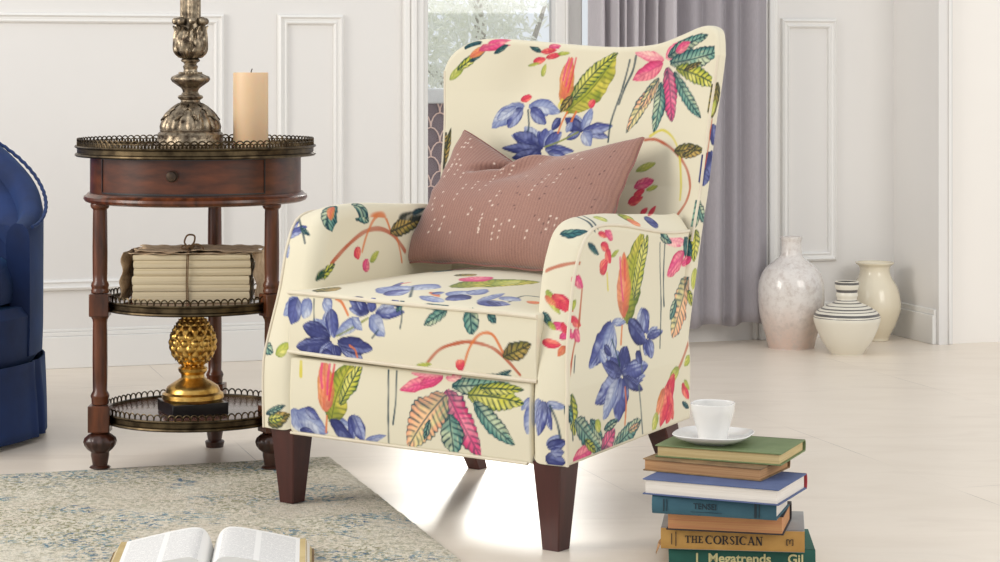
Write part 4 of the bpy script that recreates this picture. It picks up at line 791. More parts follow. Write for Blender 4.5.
# hand-drawn serif capitals (thick stems, hair serifs)
def serif(txt, h, x0, y, zc, par, name, mat, gap=.0016, big=None):
    m = MB(); x = x0
    def st(xa, za, xb, zb, tw):
        v = Vector((xb - xa, zb - za)); l = v.length; nx, nz = -v.y / l * tw / 2, v.x / l * tw / 2
        P = [(xa + nx, za + nz), (xa - nx, za - nz), (xb - nx, zb - nz), (xb + nx, zb + nz)]
        m.rings([[(a, y, b_) for a, b_ in P], [(a, y + .0006, b_) for a, b_ in P]])
    for i, c in enumerate(txt):
        H = h * (big[i] if big else 1); k = H; T = .19 * k; t_ = .075 * k; b = zc - h / 2; top = b + H
        def ser(xx, zz, wd=.42): st(xx - wd * k / 2, zz, xx + wd * k / 2, zz, t_)
        if c == ' ': x += .4 * k; continue
        if c == 'T': st(x + .4 * k, b, x + .4 * k, top, T); st(x, top - t_ / 2, x + .8 * k, top - t_ / 2, t_); st(x + t_ / 2, top, x + t_ / 2, top - .25 * k, t_); st(x + .8 * k, top, x + .8 * k, top - .25 * k, t_); ser(x + .4 * k, b + t_ / 2); a = .85
        elif c == 'H': st(x + .2 * k, b, x + .2 * k, top, T); st(x + .7 * k, b, x + .7 * k, top, T); st(x + .2 * k, b + H / 2, x + .7 * k, b + H / 2, t_); [ser(x + q * k, zz, .4) for q in (.2, .7) for zz in (b + t_ / 2, top - t_ / 2)]; a = .95
        elif c == 'E': st(x + .2 * k, b, x + .2 * k, top, T); st(x, b + t_ / 2, x + .65 * k, b + t_ / 2, t_); st(x, top - t_ / 2, x + .62 * k, top - t_ / 2, t_); st(x + .2 * k, b + H / 2, x + .5 * k, b + H / 2, t_); st(x + .64 * k, b, x + .64 * k, b + .25 * k, t_); st(x + .6 * k, top, x + .6 * k, top - .22 * k, t_); a = .75
        elif c in 'CO':
            N = 22; a0, a1 = (.16, .86) if c == 'C' else (0, 1); pv = None
            for q in range(N + 1):
                an = 2 * PI * (a0 + (a1 - a0) * q / N); p = (x + .43 * k + .38 * k * math.cos(an), b + H / 2 + .46 * k * math.sin(an))
                if pv: st(pv[0], pv[1], p[0], p[1], t_ + (T - t_ * .5) * abs(math.cos(an)) ** 1.5)
                pv = p
            if c == 'C': st(x + .74 * k, top - .05 * k, x + .74 * k, top - .3 * k, t_)
            a = .9
        elif c == 'R':
            st(x + .2 * k, b, x + .2 * k, top, T); ser(x + .2 * k, b + t_ / 2, .4); st(x, top - t_ / 2, x + .45 * k, top - t_ / 2, t_); st(x + .2 * k, b + H / 2, x + .45 * k, b + H / 2, t_)
            pv = None
            for q in range(9):
                an = PI * (q / 8 - .5); p = (x + .45 * k + .18 * k * math.cos(an), top - .25 * k + .22 * k * math.sin(an))
                if pv: st(pv[0], pv[1], p[0], p[1], t_ + T * .6 * abs(math.cos(an)))
                pv = p
            st(x + .42 * k, b + H / 2, x + .75 * k, b + t_ / 2, T * .8); a = .85
        elif c == 'S':
            P = spline([(x + .55 * k, top - .2 * k, 0), (x + .36 * k, top - .03 * k, 0), (x + .12 * k, top - .22 * k, 0), (x + .35 * k, b + .5 * k, 0), (x + .56 * k, b + .24 * k, 0), (x + .33 * k, b + .04 * k, 0), (x + .06 * k, b + .22 * k, 0)], 4)
            for q in range(len(P) - 1): st(P[q][0], P[q][1], P[q + 1][0], P[q + 1][1], t_ + .6 * T * max(0, 1 - abs(q - 12) / 9))
            a = .68
        elif c == 'I': st(x + .2 * k, b, x + .2 * k, top, T); ser(x + .2 * k, b + t_ / 2); ser(x + .2 * k, top - t_ / 2); a = .48
        elif c == 'A': st(x + .1 * k, b, x + .4 * k, top, t_); st(x + .4 * k, top, x + .72 * k, b, T); st(x + .2 * k, b + .33 * k, x + .6 * k, b + .33 * k, t_); ser(x + .1 * k, b + t_ / 2, .28); ser(x + .72 * k, b + t_ / 2, .3); a = .88
        elif c == 'N': st(x + .14 * k, b, x + .14 * k, top, t_); st(x + .14 * k, top, x + .7 * k, b, T); st(x + .7 * k, b, x + .7 * k, top, t_); ser(x + .14 * k, b + t_ / 2, .28); ser(x + .7 * k, top - t_ / 2, .28); a = .9
        x += a * k + gap
    return m.build(name, mat, par, smooth=False)
YS = -.08 - .0054
serif('THE', .0115, -.0775, YS, .0178, b6, 'title_lettering', M['ink'], .0004); serif('CORSICAN', .0140, -.0435, YS, .0178, b6, 'title_lettering', M['ink'], .0004)
letters('publisher_mark', '[Y]', .011, .0935, YS, .0178, b6, M['ink'], sx=.9)
for xx, l in ((-.0925, .024), (-.0995, .018)):
    m = MB(); m.box((xx, YS, .0178), (.0013, .0006, l)); m.build('spine_rule', M['ink'], b6, smooth=False)
cx, cy, w, rt = bplace((.272, 3.525), (.459, 3.480), .125)
b5 = book('dark-covered hardback with foxed orange page edges between the ochre and teal books', cx, cy, .0693, w, .125, .0317, rt, M['bk_navy'], M['pg_orange'], 'back', over=.003)
cx, cy, w, rt = bplace((.2485, 3.505), (.4435, 3.445), .125)
b4 = book('teal hardback with dark lettering on its spine, under the blue book', cx, cy, .1012, w, .125, .0300, rt, M['bk_teal'], M['pg_white'], 'front')
YS = -.0625 - .0052
letters('title_lettering', 'TENSEI', .0135, -.014, YS, .0158, b4, M['ink_teal'], sx=.92)
for xx, ww, h in ((-.082, .0018, .02), (-.077, .0012, .02), (.0685, .004, .025), (.0745, .0015, .025)):
    m = MB(); m.box((xx, YS + .0002, .015), (ww, .0006, h)); m.build('spine_rule', M['ink_teal'], b4, smooth=False)
m = MB()
m.box((-.012, YS + .0002, .0068), (.052, .0006, .0006)); m.build('spine_rule', M['ink_teal'], b4, smooth=False)
cx, cy, w, rt = bplace((.232, 3.506), (.442, 3.41), .155)
b3 = book('blue hardback with white page edges and red spine, third from the top of the stack', cx, cy, .1314, w, .155, .0258, rt, M['bk_blue'], M['pg_white'], 'back', spine_mat=M['bk_red'], over=.004)
cx, cy, w, rt = bplace((.237, 3.574), (.4216, 3.477), .135)
b2 = book('battered brown hardback with rough tan page edges under the green book', cx, cy, .1574, w, .135, .0206, rt, M['bk_brown'], M['pg_tan'], 'back', over=.003)
cx, cy, w, rt = bplace((.258, 3.585), (.4576, 3.50), .15)
b1 = book('green cloth hardback on top of the stack, under the saucer', cx, cy, .1782, w, .15, .0200, rt, M['bk_green'], M['pg_cream'], 'back', over=.004)
# ------------------------------------------------------------------ saucer and cup
def sq(r, a, p=3.2):
    return r / (abs(math.cos(a)) ** p + abs(math.sin(a)) ** p) ** (1 / p)
SX, SY, SZ = .358, 3.607, .1985
m = MB(); n = 96
prof = [(.026, 0), (.034, .0), (.036, .002), (.045, .004), (.058, .009), (.0655, .0135), (.0675, .016), (.0665, .0172), (.064, .0162), (.056, .0115), (.044, .0072), (.034, .006), (.003, .006)]
m.lathe(prof, n, mod=lambda r, z, a: r * (.93 + .07 * sq(1, a + .35, 4)) if r < .03 else sq(r, a + .35, 3.0) * .97)
o = m.build('saucer', M['china'], angle=60); o.location = (SX, SY, SZ); tag(o, 'white rounded-square saucer lying on the green book', 'saucer')
m = MB(); pr = spline([(.0005, .002, 0), (.022, .0005, 0), (.0245, .001, 0), (.0250, .006, 0), (.0268, .016, 0), (.031, .030, 0), (.0345, .042, 0), (.0360, .052, 0), (.0365, .0600, 0)], 4)
pr = [(a, b) for a, b, _ in pr]; inn = [(max(.001, r - .0024), z) for r, z in reversed(pr) if z > .006]
m.lathe(pr + [(.0362, .0608), (.0348, .0608)] + inn, 72, mod=lambda r, z, a: r * (1 - min(1, max(0, (z - .02) / .03))) + min(1, max(0, (z - .02) / .03)) * sq(r, a + .35, 2.7) * .985)
o = m.build('coffee_cup', M['china'], angle=60); o.location = (SX - .001, SY, SZ + .0062); tag(o, 'white handleless china cup standing on the saucer', 'cup')

# ------------------------------------------------------------------ open book on the rug
M['pg_open'] = None
t = NT('open_page'); tc = t.n('ShaderNodeTexCoord'); sp = t.n('ShaderNodeSeparateXYZ'); t.l(tc.outputs['Object'], sp.inputs[0])
ax_ = t.math('ABSOLUTE', sp.outputs[0]); ln = t.math('LESS_THAN', t.math('FRACT', t.math('MULTIPLY', sp.outputs[1], 190.)), .42)
colm = t.math('MULTIPLY', t.math('GREATER_THAN', ax_, .018), t.math('LESS_THAN', ax_, .150))
colm = t.math('MULTIPLY', colm, t.math('GREATER_THAN', t.math('ABSOLUTE', t.math('SUBTRACT', ax_, .083)), .005))
colm = t.math('MULTIPLY', colm, t.math('LESS_THAN', sp.outputs[1], -.012))
wd = t.ramp(t.noise(t.coord((160, 190, 1)), 1.2, 1), [(.34, 0.), (.42, 1.)])
f_ = t.math('MULTIPLY', t.math('MULTIPLY', ln, colm), t.math('MULTIPLY', wd, .62)); t.color(t.mix(f_, lin((232, 230, 226)), lin((150, 148, 150)))); t.val('Roughness', .8); M['pg_open'] = t.m
ob = empty('open_book', (-.483, 3.63, .009), math.radians(5)); ob.scale = (.92, .92, 1); tag(ob, 'large open book of printed pages lying face up on the rug', 'book')
def page_z(s):   # height of the page surface against distance from the gutter
    s = abs(s); return .006 + .040 * (1 - math.exp(-s / .010)) * (1 - .70 * max(0, (s - .02) / .15) ** 1.2)
for sx in (-1, 1):
    m = MB(); n = 30; top = [(sx * .168 * k / n) for k in range(n + 1)]; rs = []
    L0 = .245
    for y in (0.0, -L0):
        e = -.002 if y == 0 else .002
        pts = [(x_, y, page_z(x_)) for x_ in top]; pts2 = [(x_ + sx * .0, y, .003) for x_ in reversed(top)]
        pts[-1] = (sx * .168, y, page_z(.168)); rs.append(pts + [(sx * .174, y, .012), (sx * .177, y, .0035)] + pts2)
    nn_ = len(rs[0]); vs = rs[0] + rs[1]
    m.add(vs, [(j, (j + 1) % nn_, nn_ + (j + 1) % nn_, nn_ + j) for j in range(nn_)] + [tuple(range(nn_)), tuple(range(2 * nn_ - 1, nn_ - 1, -1))])
    m.build('page_block', [M['pg_open']], ob, angle=50)
    if 1:
        m = MB()
        for q in range(6):   # loose leaf edges fanned at the outer side
            z_ = page_z(.16) * (1 - q / 6.5); xo = .168 + .0022 * q
            m.box((sx * (xo - .006), -L0 / 2, max(.0042, z_)), (.012, L0 - .002, .0012))
        m.build('page_edges', M['pg_cream'], ob, smooth=False)
m = MB(); m.box((0, -.1225, .0015), (.366, .257, .0022)); m.build('cover', M['bk_brown'], ob, smooth=False, bevel=.0008)

# ------------------------------------------------------------------ blue velvet tub chair at the edge of the picture
TC = (-1.440, 4.83); RT = .405
bc = empty('tub_chair', (TC[0], TC[1], 0), 0); tag(bc, 'royal blue velvet tub chair with a pleated skirt beside the round table', 'chair')
FA = math.radians(-66)      # direction it faces
def rim(da):                 # da: angle from the facing direction, 0..pi
    t_ = max(0, min(1, (abs(da) - .98) / (PI - .98))); return .485 + .275 * (math.sin(PI / 2 * t_) ** 1.5)
def shellring(da, n=6):
    pass
m = MB(); N = 72; a_s = .98; rs = []
for i in range(N + 1):
    da = a_s + (2 * PI - 2 * a_s) * i / N; an = FA + da; q = min(da, 2 * PI - da); h = rim(q); c, s = math.cos(an), math.sin(an); ro, ri = RT, RT - .055
    fl = .012 * (h - .5) / .3
    prof = [(ro - .002, .19), (ro, .25), (ro + fl, h - .035), (ro + fl - .004, h - .015), (ro + fl - .016, h - .003), (ro - .034, h), (ri + .012, h - .006), (ri + .002, h - .02), (ri - .002, h - .05), (ri + .008, .30), (ri + .01, .19)]
    rs.append([(r * c, r * s, z) for r, z in prof])
m.rings(rs, True, True, True); m.build('shell', M['velvet'], bc, angle=60)
m = MB(); pts = []
for i in range(N * 3 + 1):
    da = a_s + (2 * PI - 2 * a_s) * i / (N * 3); an = FA + da; q = min(da, 2 * PI - da); h = rim(q); w_ = .0008 * math.sin(i * 1.9)
    pts.append(((RT + .006 + w_) * math.cos(an), (RT + .006 + w_) * math.sin(an), h - .008 + w_))
m.tube(pts, .0042, 6); m.build('piping', M['velvet'], bc)
m = MB(); rs = []
for i in range(41):          # padded inner back
    da = 1.15 + (2 * PI - 2.3) * i / 40; an = FA + da; q = min(da, 2 * PI - da); h = rim(q) - .045; c, s = math.cos(an), math.sin(an); R = RT - .06
    e = min(1, min(i, 40 - i) / 3 + .15); d = .055 * e
    rs.append([(r * c, r * s, z) for r, z in ((R + .004, h), (R - d * .5, h - .004), (R - d * .9, h - .03), (R - d, (h + .44) / 2), (R - d * .95, .475), (R - d * .6, .452), (R + .004, .448))])
m.rings(rs, True, True, True); m.build('back_cushion', M['velvet'], bc, angle=70)
m = MB(); R = RT - .065
m.lathe([(R * .9, .30), (R - .002, .31), (R, .33), (R, .355), (R - .012, .385), (R - .04, .400), (R * .6, .41), (.01, .414)], 64, (math.cos(FA) * .05, math.sin(FA) * .05, 0)); m.build('seat_cushion', M['velvet'], bc, angle=60)
m = MB(); m.lathe([(RT - .02, .17), (RT - .006, .19), (RT - .004, .28), (RT - .02, .30)], 72); m.build('seat_base', M['velvet'], bc)
m = MB(); NS = 288; rs = []
for zi in range(9):
    z_ = .178 - (.178 - .012) * zi / 8; ring = []
    for j in range(NS):
        an = 2 * PI * j / NS; pl = 0
        for pa in (-.10, -1.15, -2.2, -3.2, 2.1, 1.0):
            d_ = (an - pa + PI) % (2 * PI) - PI
            pl += -.016 * math.exp(-(d_ / .022) ** 2) + .007 * math.exp(-((abs(d_) - .055) / .03) ** 2)
        r = RT + .004 + .006 * zi / 8 + pl * min(1, .35 + zi / 6) + .002 * math.sin(7 * an + zi * .3) * zi / 8
        ring.append((r * math.cos(an), r * math.sin(an), z_))
    rs.append(ring)
m.rings(rs, True, False, False); o = m.build('skirt', M['velvet'], bc, angle=70); sd = o.modifiers.new('Solidify', 'SOLIDIFY'); sd.thickness = .004
m = MB()
for k in range(4):
    a = FA + PI / 4 + k * PI / 2; m.lathe([(.016, 0), (.022, .18)], 12, (.29 * math.cos(a), .29 * math.sin(a), 0))
    m.build('leg', M['legwood'], bc); m = MB()
# shaggy cushion whose tufts just enter the frame
M['fur'] = simple('white_shag', (226, 222, 212), .95, c2=(196, 190, 176), nscale=50)
fc = empty('shaggy_cushion', (TC[0] + .19, TC[1] - .23, .415)); tag(fc, 'white shaggy cushion lying on the blue velvet seat', 'cushion')
m = MB(); prof = [(.11 * math.sin(PI * q / 14), .06 - .055 * math.cos(PI * q / 14)) for q in range(1, 14)]; m.lathe(prof, 40); m.build('pad', M['fur'], fc)
m = MB()
for k in range(900):
    th = random.uniform(0, 2 * PI); ph = random.uniform(.15, 2.7); n_ = Vector((math.sin(ph) * math.cos(th), math.sin(ph) * math.sin(th), math.cos(ph)))
    p = Vector((.11 * n_.x, .11 * n_.y, .06 + .055 * n_.z)); t1 = n_.orthogonal().normalized() * .003; l = random.uniform(.012, .026); tip = p + n_ * l + Vector((random.uniform(-.01, .01), random.uniform(-.01, .01), -.006))
    m.add([p - t1, p + t1, p + n_.cross(t1), tip], [(0, 1, 3), (1, 2, 3), (2, 0, 3)])
m.build('shag_pile', M['fur'], fc, recalc=False)
# ------------------------------------------------------------------ fabric print, painted as vertex colour in each panel's own metres
CREAM = (216, 208, 184)
INK = {'teal': (26, 82, 92), 'dteal': (20, 58, 72), 'blue': (62, 72, 140), 'dblue': (44, 48, 104), 'olive': (122, 130, 48), 'orange': (206, 112, 56), 'rust': (176, 84, 52),
       'pink': (214, 70, 118), 'grey': (92, 104, 104), 'yellow': (206, 192, 70), 'brown': (120, 84, 50), 'red': (206, 58, 76), 'green': (70, 110, 70)}
# centre colour, edge colour, second wash colour, vein colour, vein strength, outline strength
LEAF = {'B': ((88, 95, 150), (56, 64, 124), (164, 172, 202), (38, 44, 94), .35, .45), 'b': ((60, 66, 120), (42, 46, 96), (116, 124, 170), (28, 32, 76), .35, .5),
        'l': ((150, 160, 190), (106, 118, 164), (198, 203, 212), (74, 84, 136), .35, .35),
        'G': ((166, 168, 56), (108, 126, 48), (214, 198, 84), (70, 88, 42), .70, .3), 'g': ((196, 196, 90), (150, 164, 70), (222, 214, 130), (110, 130, 60), .4, .25),
        'o': ((222, 120, 84), (200, 140, 70), (236, 160, 120), (170, 84, 70), .3, .2),
        'T': ((128, 166, 146), (58, 116, 114), (202, 210, 172), (12, 56, 68), 1.0, 1.0), 't': ((64, 116, 116), (28, 80, 90), (120, 160, 140), (12, 50, 64), .8, .8),
        'P': ((226, 92, 138), (206, 60, 108), (242, 158, 160), (168, 40, 88), .45, .25), 'Q': ((222, 86, 132), (196, 56, 104), (238, 140, 160), (30, 56, 76), .75, 1.0),
        'p': ((240, 172, 176), (224, 108, 140), (246, 206, 192), (200, 76, 112), .4, .2), 'O': ((240, 192, 146), (236, 168, 130), (222, 212, 150), (20, 74, 82), .9, 1.0),
        'Y': ((204, 198, 76), (160, 170, 62), (228, 220, 120), (24, 66, 54), 1.0, .7), 'R': ((220, 74, 88), (200, 46, 84), (242, 140, 116), (168, 36, 62), .35, .2),
        'V': ((150, 134, 64), (92, 92, 48), (200, 166, 92), (44, 50, 44), 1.0, .7)}
_L = RNG.rand(64, 64)
def vnoise(u, v, f):
    x = u * f + 31.7; y = v * f + 17.3; xi = np.floor(x).astype(int); yi = np.floor(y).astype(int); fx = x - xi; fy = y - yi
    fx = fx * fx * (3 - 2 * fx); fy = fy * fy * (3 - 2 * fy)
    g = lambda a, b: _L[a % 64, b % 64]
    return (g(xi, yi) * (1 - fx) + g(xi + 1, yi) * fx) * (1 - fy) + (g(xi, yi + 1) * (1 - fx) + g(xi + 1, yi + 1) * fx) * fy
def sm(x, a, b): t_ = np.clip((x - a) / (b - a), 0, 1); return t_ * t_ * (3 - 2 * t_)
def paint(uv, prims):
    """uv (N,2) metres -> linear rgb (N,3)"""
    n = len(uv); C = np.tile(np.array(lin(CREAM)), (n, 1)); A = lambda c: np.array(lin(c))
    AA = .0016
    for p in prims:
        if p[0] == 'S':                      # brush stroke
            _, col, w, pts = p; P = np.array(spline([(a, b, 0) for a, b in pts], 7))[:, :2]
            lo, hi = P.min(0) - w - .004, P.max(0) + w + .004
            idx = np.where((uv[:, 0] > lo[0]) & (uv[:, 0] < hi[0]) & (uv[:, 1] > lo[1]) & (uv[:, 1] < hi[1]))[0]
            if not len(idx): continue
            q = uv[idx]; dm = np.full(len(idx), 9.0)
            for k in range(len(P) - 1):
                a, b = P[k], P[k + 1]; d = b - a; L = (d * d).sum() + 1e-12
                t_ = np.clip(((q - a) @ d) / L, 0, 1); dd = np.sqrt((((a + t_[:, None] * d) - q) ** 2).sum(1)); dm = np.minimum(dm, dd)
            ww = w * .5 * (.75 + .5 * vnoise(q[:, 0], q[:, 1], 60)); al = (1 - sm(dm, ww - AA * .3, ww + AA)) * (.72 + .28 * vnoise(q[:, 0] + 3, q[:, 1], 45))
            C[idx] = C[idx] * (1 - al[:, None]) + A(INK[col]) * al[:, None]
        else:                                # leaf or petal: ('L', kind, u0, v0, u1, v1, width, bend)
            _, kd, u0, v0, u1, v1, w, bend = p; c0, c1, c2, cv, vs_, os_ = LEAF[kd]
            a = np.array((u0, v0)); d = np.array((u1 - u0, v1 - v0)); L = math.hypot(*d) + 1e-9; t0 = d / L; nrm = np.array((-t0[1], t0[0]))
            R = L * .1 + w + abs(bend); lo = np.minimum(a, a + d) - R; hi = np.maximum(a, a + d) + R
            idx = np.where((uv[:, 0] > lo[0]) & (uv[:, 0] < hi[0]) & (uv[:, 1] > lo[1]) & (uv[:, 1] < hi[1]))[0]
            if not len(idx): continue
            q = uv[idx] - a; t_ = (q @ t0) / L; s = (q @ nrm) - bend * 4 * t_ * (1 - t_)
            n1 = vnoise(uv[idx, 0], uv[idx, 1], 34); n2 = vnoise(uv[idx, 0] + 5, uv[idx, 1] + 2, 90); sd = (u0 * 37.1 + v0 * 91.7) % 7
            tc = np.clip(t_, 0, 1); sg = np.sign(s + 1e-9)
            ser = .10 * np.abs(((tc * max(3, L / .012) + .3 * sg) % 1) - .5) * 2 if kd in 'TtQOYV' else 0
            hw = w * .57 * np.sin(PI * np.clip(tc, .02, .995) ** .84) ** .66 * (1 + .30 * (n1 - .5) + .20 * (n2 - .5) - ser) + 1e-5
            r = np.abs(s) / hw; ins = (t_ > 0) & (t_ < 1)
            al = ins * (1 - sm(np.abs(s), hw - AA * .6, hw + AA * .6))
            f = sm(r, .25, .95)[:, None]; col = A(c0) * (1 - f) + A(c1) * f
            fib = vnoise(tc * L * 40 + sd, s / max(w, .006) * 7 + r * 1.5, 1)          # streaks drawn along the petal
            wsh = sm(fib * .55 + n1 * .35 + .18 * (s / hw) * (1 if sd > 3.5 else -1), .40, .66)[:, None]; col = col * (1 - .85 * wsh) + A(c2) * .85 * wsh
            dk = (sm(1 - tc, .55, 1.0) * .45 + sm(n2 * .6 + fib * .4, .55, .8) * .35)[:, None]; col = col * (1 - dk) + A(cv) * dk
            nv = max(3, L / .0115); vv = np.abs(((tc * nv - r * 1.1 + .5 * n1 + .35 * sg) % 1) - .5) * 2; ve = (1 - sm(vv, .05, .60)) * sm(r, .02, .25) * (.65 + .5 * n2)
            mid = 1 - sm(np.abs(s), .0008, .0024); ol = sm(r, 1 - .0046 / max(w * .5, .0045), 1.0) * (.35 + 1.0 * n1)
            k = np.clip(vs_ * .95 * ve + vs_ * .9 * mid + os_ * ol, 0, 1)[:, None]; col = col * (1 - k) + A(cv) * k
            C[idx] = C[idx] * (1 - al[:, None]) + col * al[:, None]
    return C

t = NT('floral_linen'); at = t.n('ShaderNodeAttribute'); at.attribute_name = 'print'; t.color(at.outputs['Color'])
t.val('Roughness', .82); t.val('Sheen Weight', .12); t.val('Specular IOR Level', .25)
w1 = t.noise(t.coord((1, 1, 1)), 900, 1); t.bump(w1, .25, .0006); M['linen'] = t.m
M['piping'] = simple('cream_piping', (218, 209, 187), .8, c2=(210, 197, 176), nscale=18)

# ------------------------------------------------------------------ the chair
CO = (-.145, 3.88)
ch = empty('armchair', (CO[0], CO[1], 0), math.atan2(-.59, .807)); tag(ch, 'cream armchair in a tropical flower and leaf print on dark tapered legs', 'armchair')
STEP = .0021
def resamp(P, n):
    P = np.asarray(P, float); d = np.r_[0, np.cumsum(np.sqrt((np.diff(P, axis=0) ** 2).sum(1)))]; t_ = np.linspace(0, d[-1], n + 1)
    return np.stack([np.interp(t_, d, P[:, k]) for k in range(2)], 1)
PANEL_DATA = []      # (object, panel ids, uv) for measuring
def slab(name, bottom, right, top, left, D, rA, rB, fn, panels, parent, step=STEP, skip_b=False, rim_split=None):
    """solid with a rounded outline: sides given as polylines (bottom L-R, right B-T, top L-R, left B-T) in (p, q); fn(p, q, d) -> local xyz arrays"""
    ln = lambda P: np.sqrt((np.diff(np.asarray(P, float), axis=0) ** 2).sum(1)).sum()
    nu = max(6, int(max(ln(bottom), ln(top)) / step)); nv = max(6, int(max(ln(left), ln(right)) / step))
    Bm, T, L, R = resamp(bottom, nu), resamp(top, nu), resamp(left, nv), resamp(right, nv)
    per = np.concatenate([Bm[:-1], R[:-1], T[::-1][:-1], L[::-1][:-1]]); n = len(per)
    tg = np.roll(per, -3, 0) - np.roll(per, 3, 0); tg /= np.sqrt((tg ** 2).sum(1))[:, None] + 1e-12; nr = np.stack([-tg[:, 1], tg[:, 0]], 1)
    arc = np.r_[0, np.cumsum(np.sqrt((np.diff(per, axis=0) ** 2).sum(1)))]
    # rings: (depth, inset)
    rg = []; k = max(2, int(rA * 1.57 / step)); rg += [(rA * (1 - math.cos(a)), rA * (1 - math.sin(a))) for a in np.linspace(0, PI / 2, k + 1)]
    ms = max(1, int((D - rA - rB) / step)); rg += [(rA + (D - rA - rB) * i / ms, 0) for i in range(1, ms)]
    k = max(2, int(rB * 1.57 / step)); rg += [(D - rB * (1 - math.sin(a)), rB * (1 - math.cos(a))) for a in np.linspace(0, PI / 2, k + 1)]
    P, Q, DD, PI_, UV = [], [], [], [], []
    for d, ins in rg:
        pp = per + nr * ins; P.append(pp[:, 0]); Q.append(pp[:, 1]); DD.append(np.full(n, d)); PI_.append(np.full(n, 1)); UV.append(np.stack([arc, np.full(n, d)], 1))
    nr_ = len(rg); base = nr_ * n
    faces = []
    i = np.arange(n); j = (i + 1) % n
    for r in range(nr_ - 1): faces.append(np.stack([r * n + i, (r + 1) * n + i, (r + 1) * n + j, r * n + j], 1))
    def patch(ring, d, pid, flip):
        nonlocal base
        rp = per + nr * rg[ring][1]; b_ = rp[:nu + 1]; r_ = rp[nu:nu + nv + 1]; t__ = rp[nu + nv:2 * nu + nv + 1][::-1]; l_ = np.concatenate([rp[2 * nu + nv:], rp[:1]])[::-1]
        u = np.linspace(0, 1, nu + 1)[None, :, None]; v = np.linspace(0, 1, nv + 1)[:, None, None]
        S = (1 - v) * b_[None] + v * t__[None] + (1 - u) * l_[:, None] + u * r_[:, None] - ((1 - u) * (1 - v) * b_[0] + u * (1 - v) * b_[-1] + (1 - u) * v * t__[0] + u * v * t__[-1])
        ids = np.zeros((nv + 1, nu + 1), int); ids[0, :] = ring * n + np.arange(nu + 1); ids[:, -1] = ring * n + nu + np.arange(nv + 1); ids[-1, ::-1] = ring * n + nu + nv + np.arange(nu + 1)
        lf = np.concatenate([ring * n + 2 * nu + nv + np.arange(nv), [ring * n]]); ids[::-1, 0] = lf
        ids[1:-1, 1:-1] = base + np.arange((nu - 1) * (nv - 1)).reshape(nv - 1, nu - 1); base += (nu - 1) * (nv - 1)
        for _ in range(200): S[1:-1, 1:-1] = .25 * (S[:-2, 1:-1] + S[2:, 1:-1] + S[1:-1, :-2] + S[1:-1, 2:])
        I = S[1:-1, 1:-1].reshape(-1, 2); P.append(I[:, 0]); Q.append(I[:, 1]); DD.append(np.full(len(I), d)); PI_.append(np.full(len(I), pid)); UV.append(I.copy())
        f = np.stack([ids[:-1, :-1], ids[:-1, 1:], ids[1:, 1:], ids[1:, :-1]], -1).reshape(-1, 4); faces.append(f if not flip else f[:, ::-1])
        PI_[ring][:] = pid; UV[ring][:] = rp
    patch(0, 0, 0, False)
    patch(nr_ - 1, D, 2, True)
    p, q, d = map(np.concatenate, (P, Q, DD)); pid = np.concatenate(PI_); uv = np.concatenate(UV)
    xyz = np.stack(fn(p, q, d), 1)
    F_ = np.concatenate(faces); me = bpy.data.meshes.new(name)
    me.vertices.add(len(xyz)); me.vertices.foreach_set('co', xyz.astype(np.float32).ravel())
    me.loops.add(F_.size); me.loops.foreach_set('vertex_index', F_.astype(np.int32).ravel()); me.polygons.add(len(F_)); me.polygons.foreach_set('loop_start', np.arange(0, F_.size, 4, dtype=np.int32))
    me.update(calc_edges=True); me.validate()
    me.polygons.foreach_set('use_smooth', [True] * len(me.polygons))
    C = np.ones((len(xyz), 4), np.float32); C[:, :3] = lin(CREAM)
    for k in range(3):
        sel = np.where(pid == k)[0]
        if panels[k] in PRINT: C[sel, :3] = paint(uv[sel], PRINT[panels[k]])
    at = me.color_attributes.new('print', 'FLOAT_COLOR', 'POINT'); at.data.foreach_set('color', C.ravel())
    me.materials.append(M['linen']); o = bpy.data.objects.new(name, me); COL.objects.link(o); o.parent = parent
    # orientation check
    c = xyz.mean(0); f0 = F_[::37]; a, b, e = xyz[f0[:, 0]], xyz[f0[:, 1]], xyz[f0[:, 3]]; nn = np.cross(b - a, e - a)
    if ((a - c) * nn).sum() < 0: me.flip_normals()
    PANEL_DATA.append((o, pid, uv, panels)); o['edge'] = 0; del o['edge']
    return o, (Bm, R, T, L)
def pipe(name, pts, parent, r=.0042):
    m = MB(); m.tube(pts, r, 8); return m.build(name, M['piping'], parent)

# arms -------------------------------------------------------------
AF = spline([(-.034, .150, 0), (-.036, .22, 0), (-.034, .28, 0), (-.022, .345, 0), (-.005, .41, 0), (.010, .473, 0), (.028, .515, 0)], 6)
AT = spline([(.028, .515, 0), (.044, .534, 0), (.068, .546, 0), (.110, .549, 0), (.18, .543, 0), (.265, .530, 0), (.34, .520, 0), (.40, .516, 0), (.444, .516, 0)], 6)
AF = [(a, b) for a, b, _ in AF]; AT = [(a, b) for a, b, _ in AT]
AB = [(-.034, .150), (.432, .168)]; AK = [(.432, .168), (.436, .35), (.444, .516)]
def arm_fn(sx, bulge):
    def f(p, q, d):
        xo = .350 - .088 * np.clip(p + .04, 0, 1) - .010 * np.sin(np.clip((q - .28) / .28, 0, 1) * PI) ** 1.0 - .003 * np.clip((q - .3) / .2, 0, 1)
        top = np.clip((q - .30) / .25, 0, 1)
        th = .350 - .088 * np.clip(p + .04, 0, 1) - .266 + .004 * top            # inner face stays parallel to the seat
        dd = d / .085 * th
        z = q + (.018 + .024 * np.clip((p - .1) / .25, 0, 1)) * np.sin(np.clip(d / .085, 0, 1) * PI * .5) * np.clip((q - .42) / .1, 0, 1)
        y = p - .006 * np.sin(np.clip(d / .085, 0, 1) * PI) * (1 - np.clip((p + .03) / .1, 0, 1))
        # outer face very slightly padded
        x = xo - dd - .0
        return sx * x, y, z
    return f
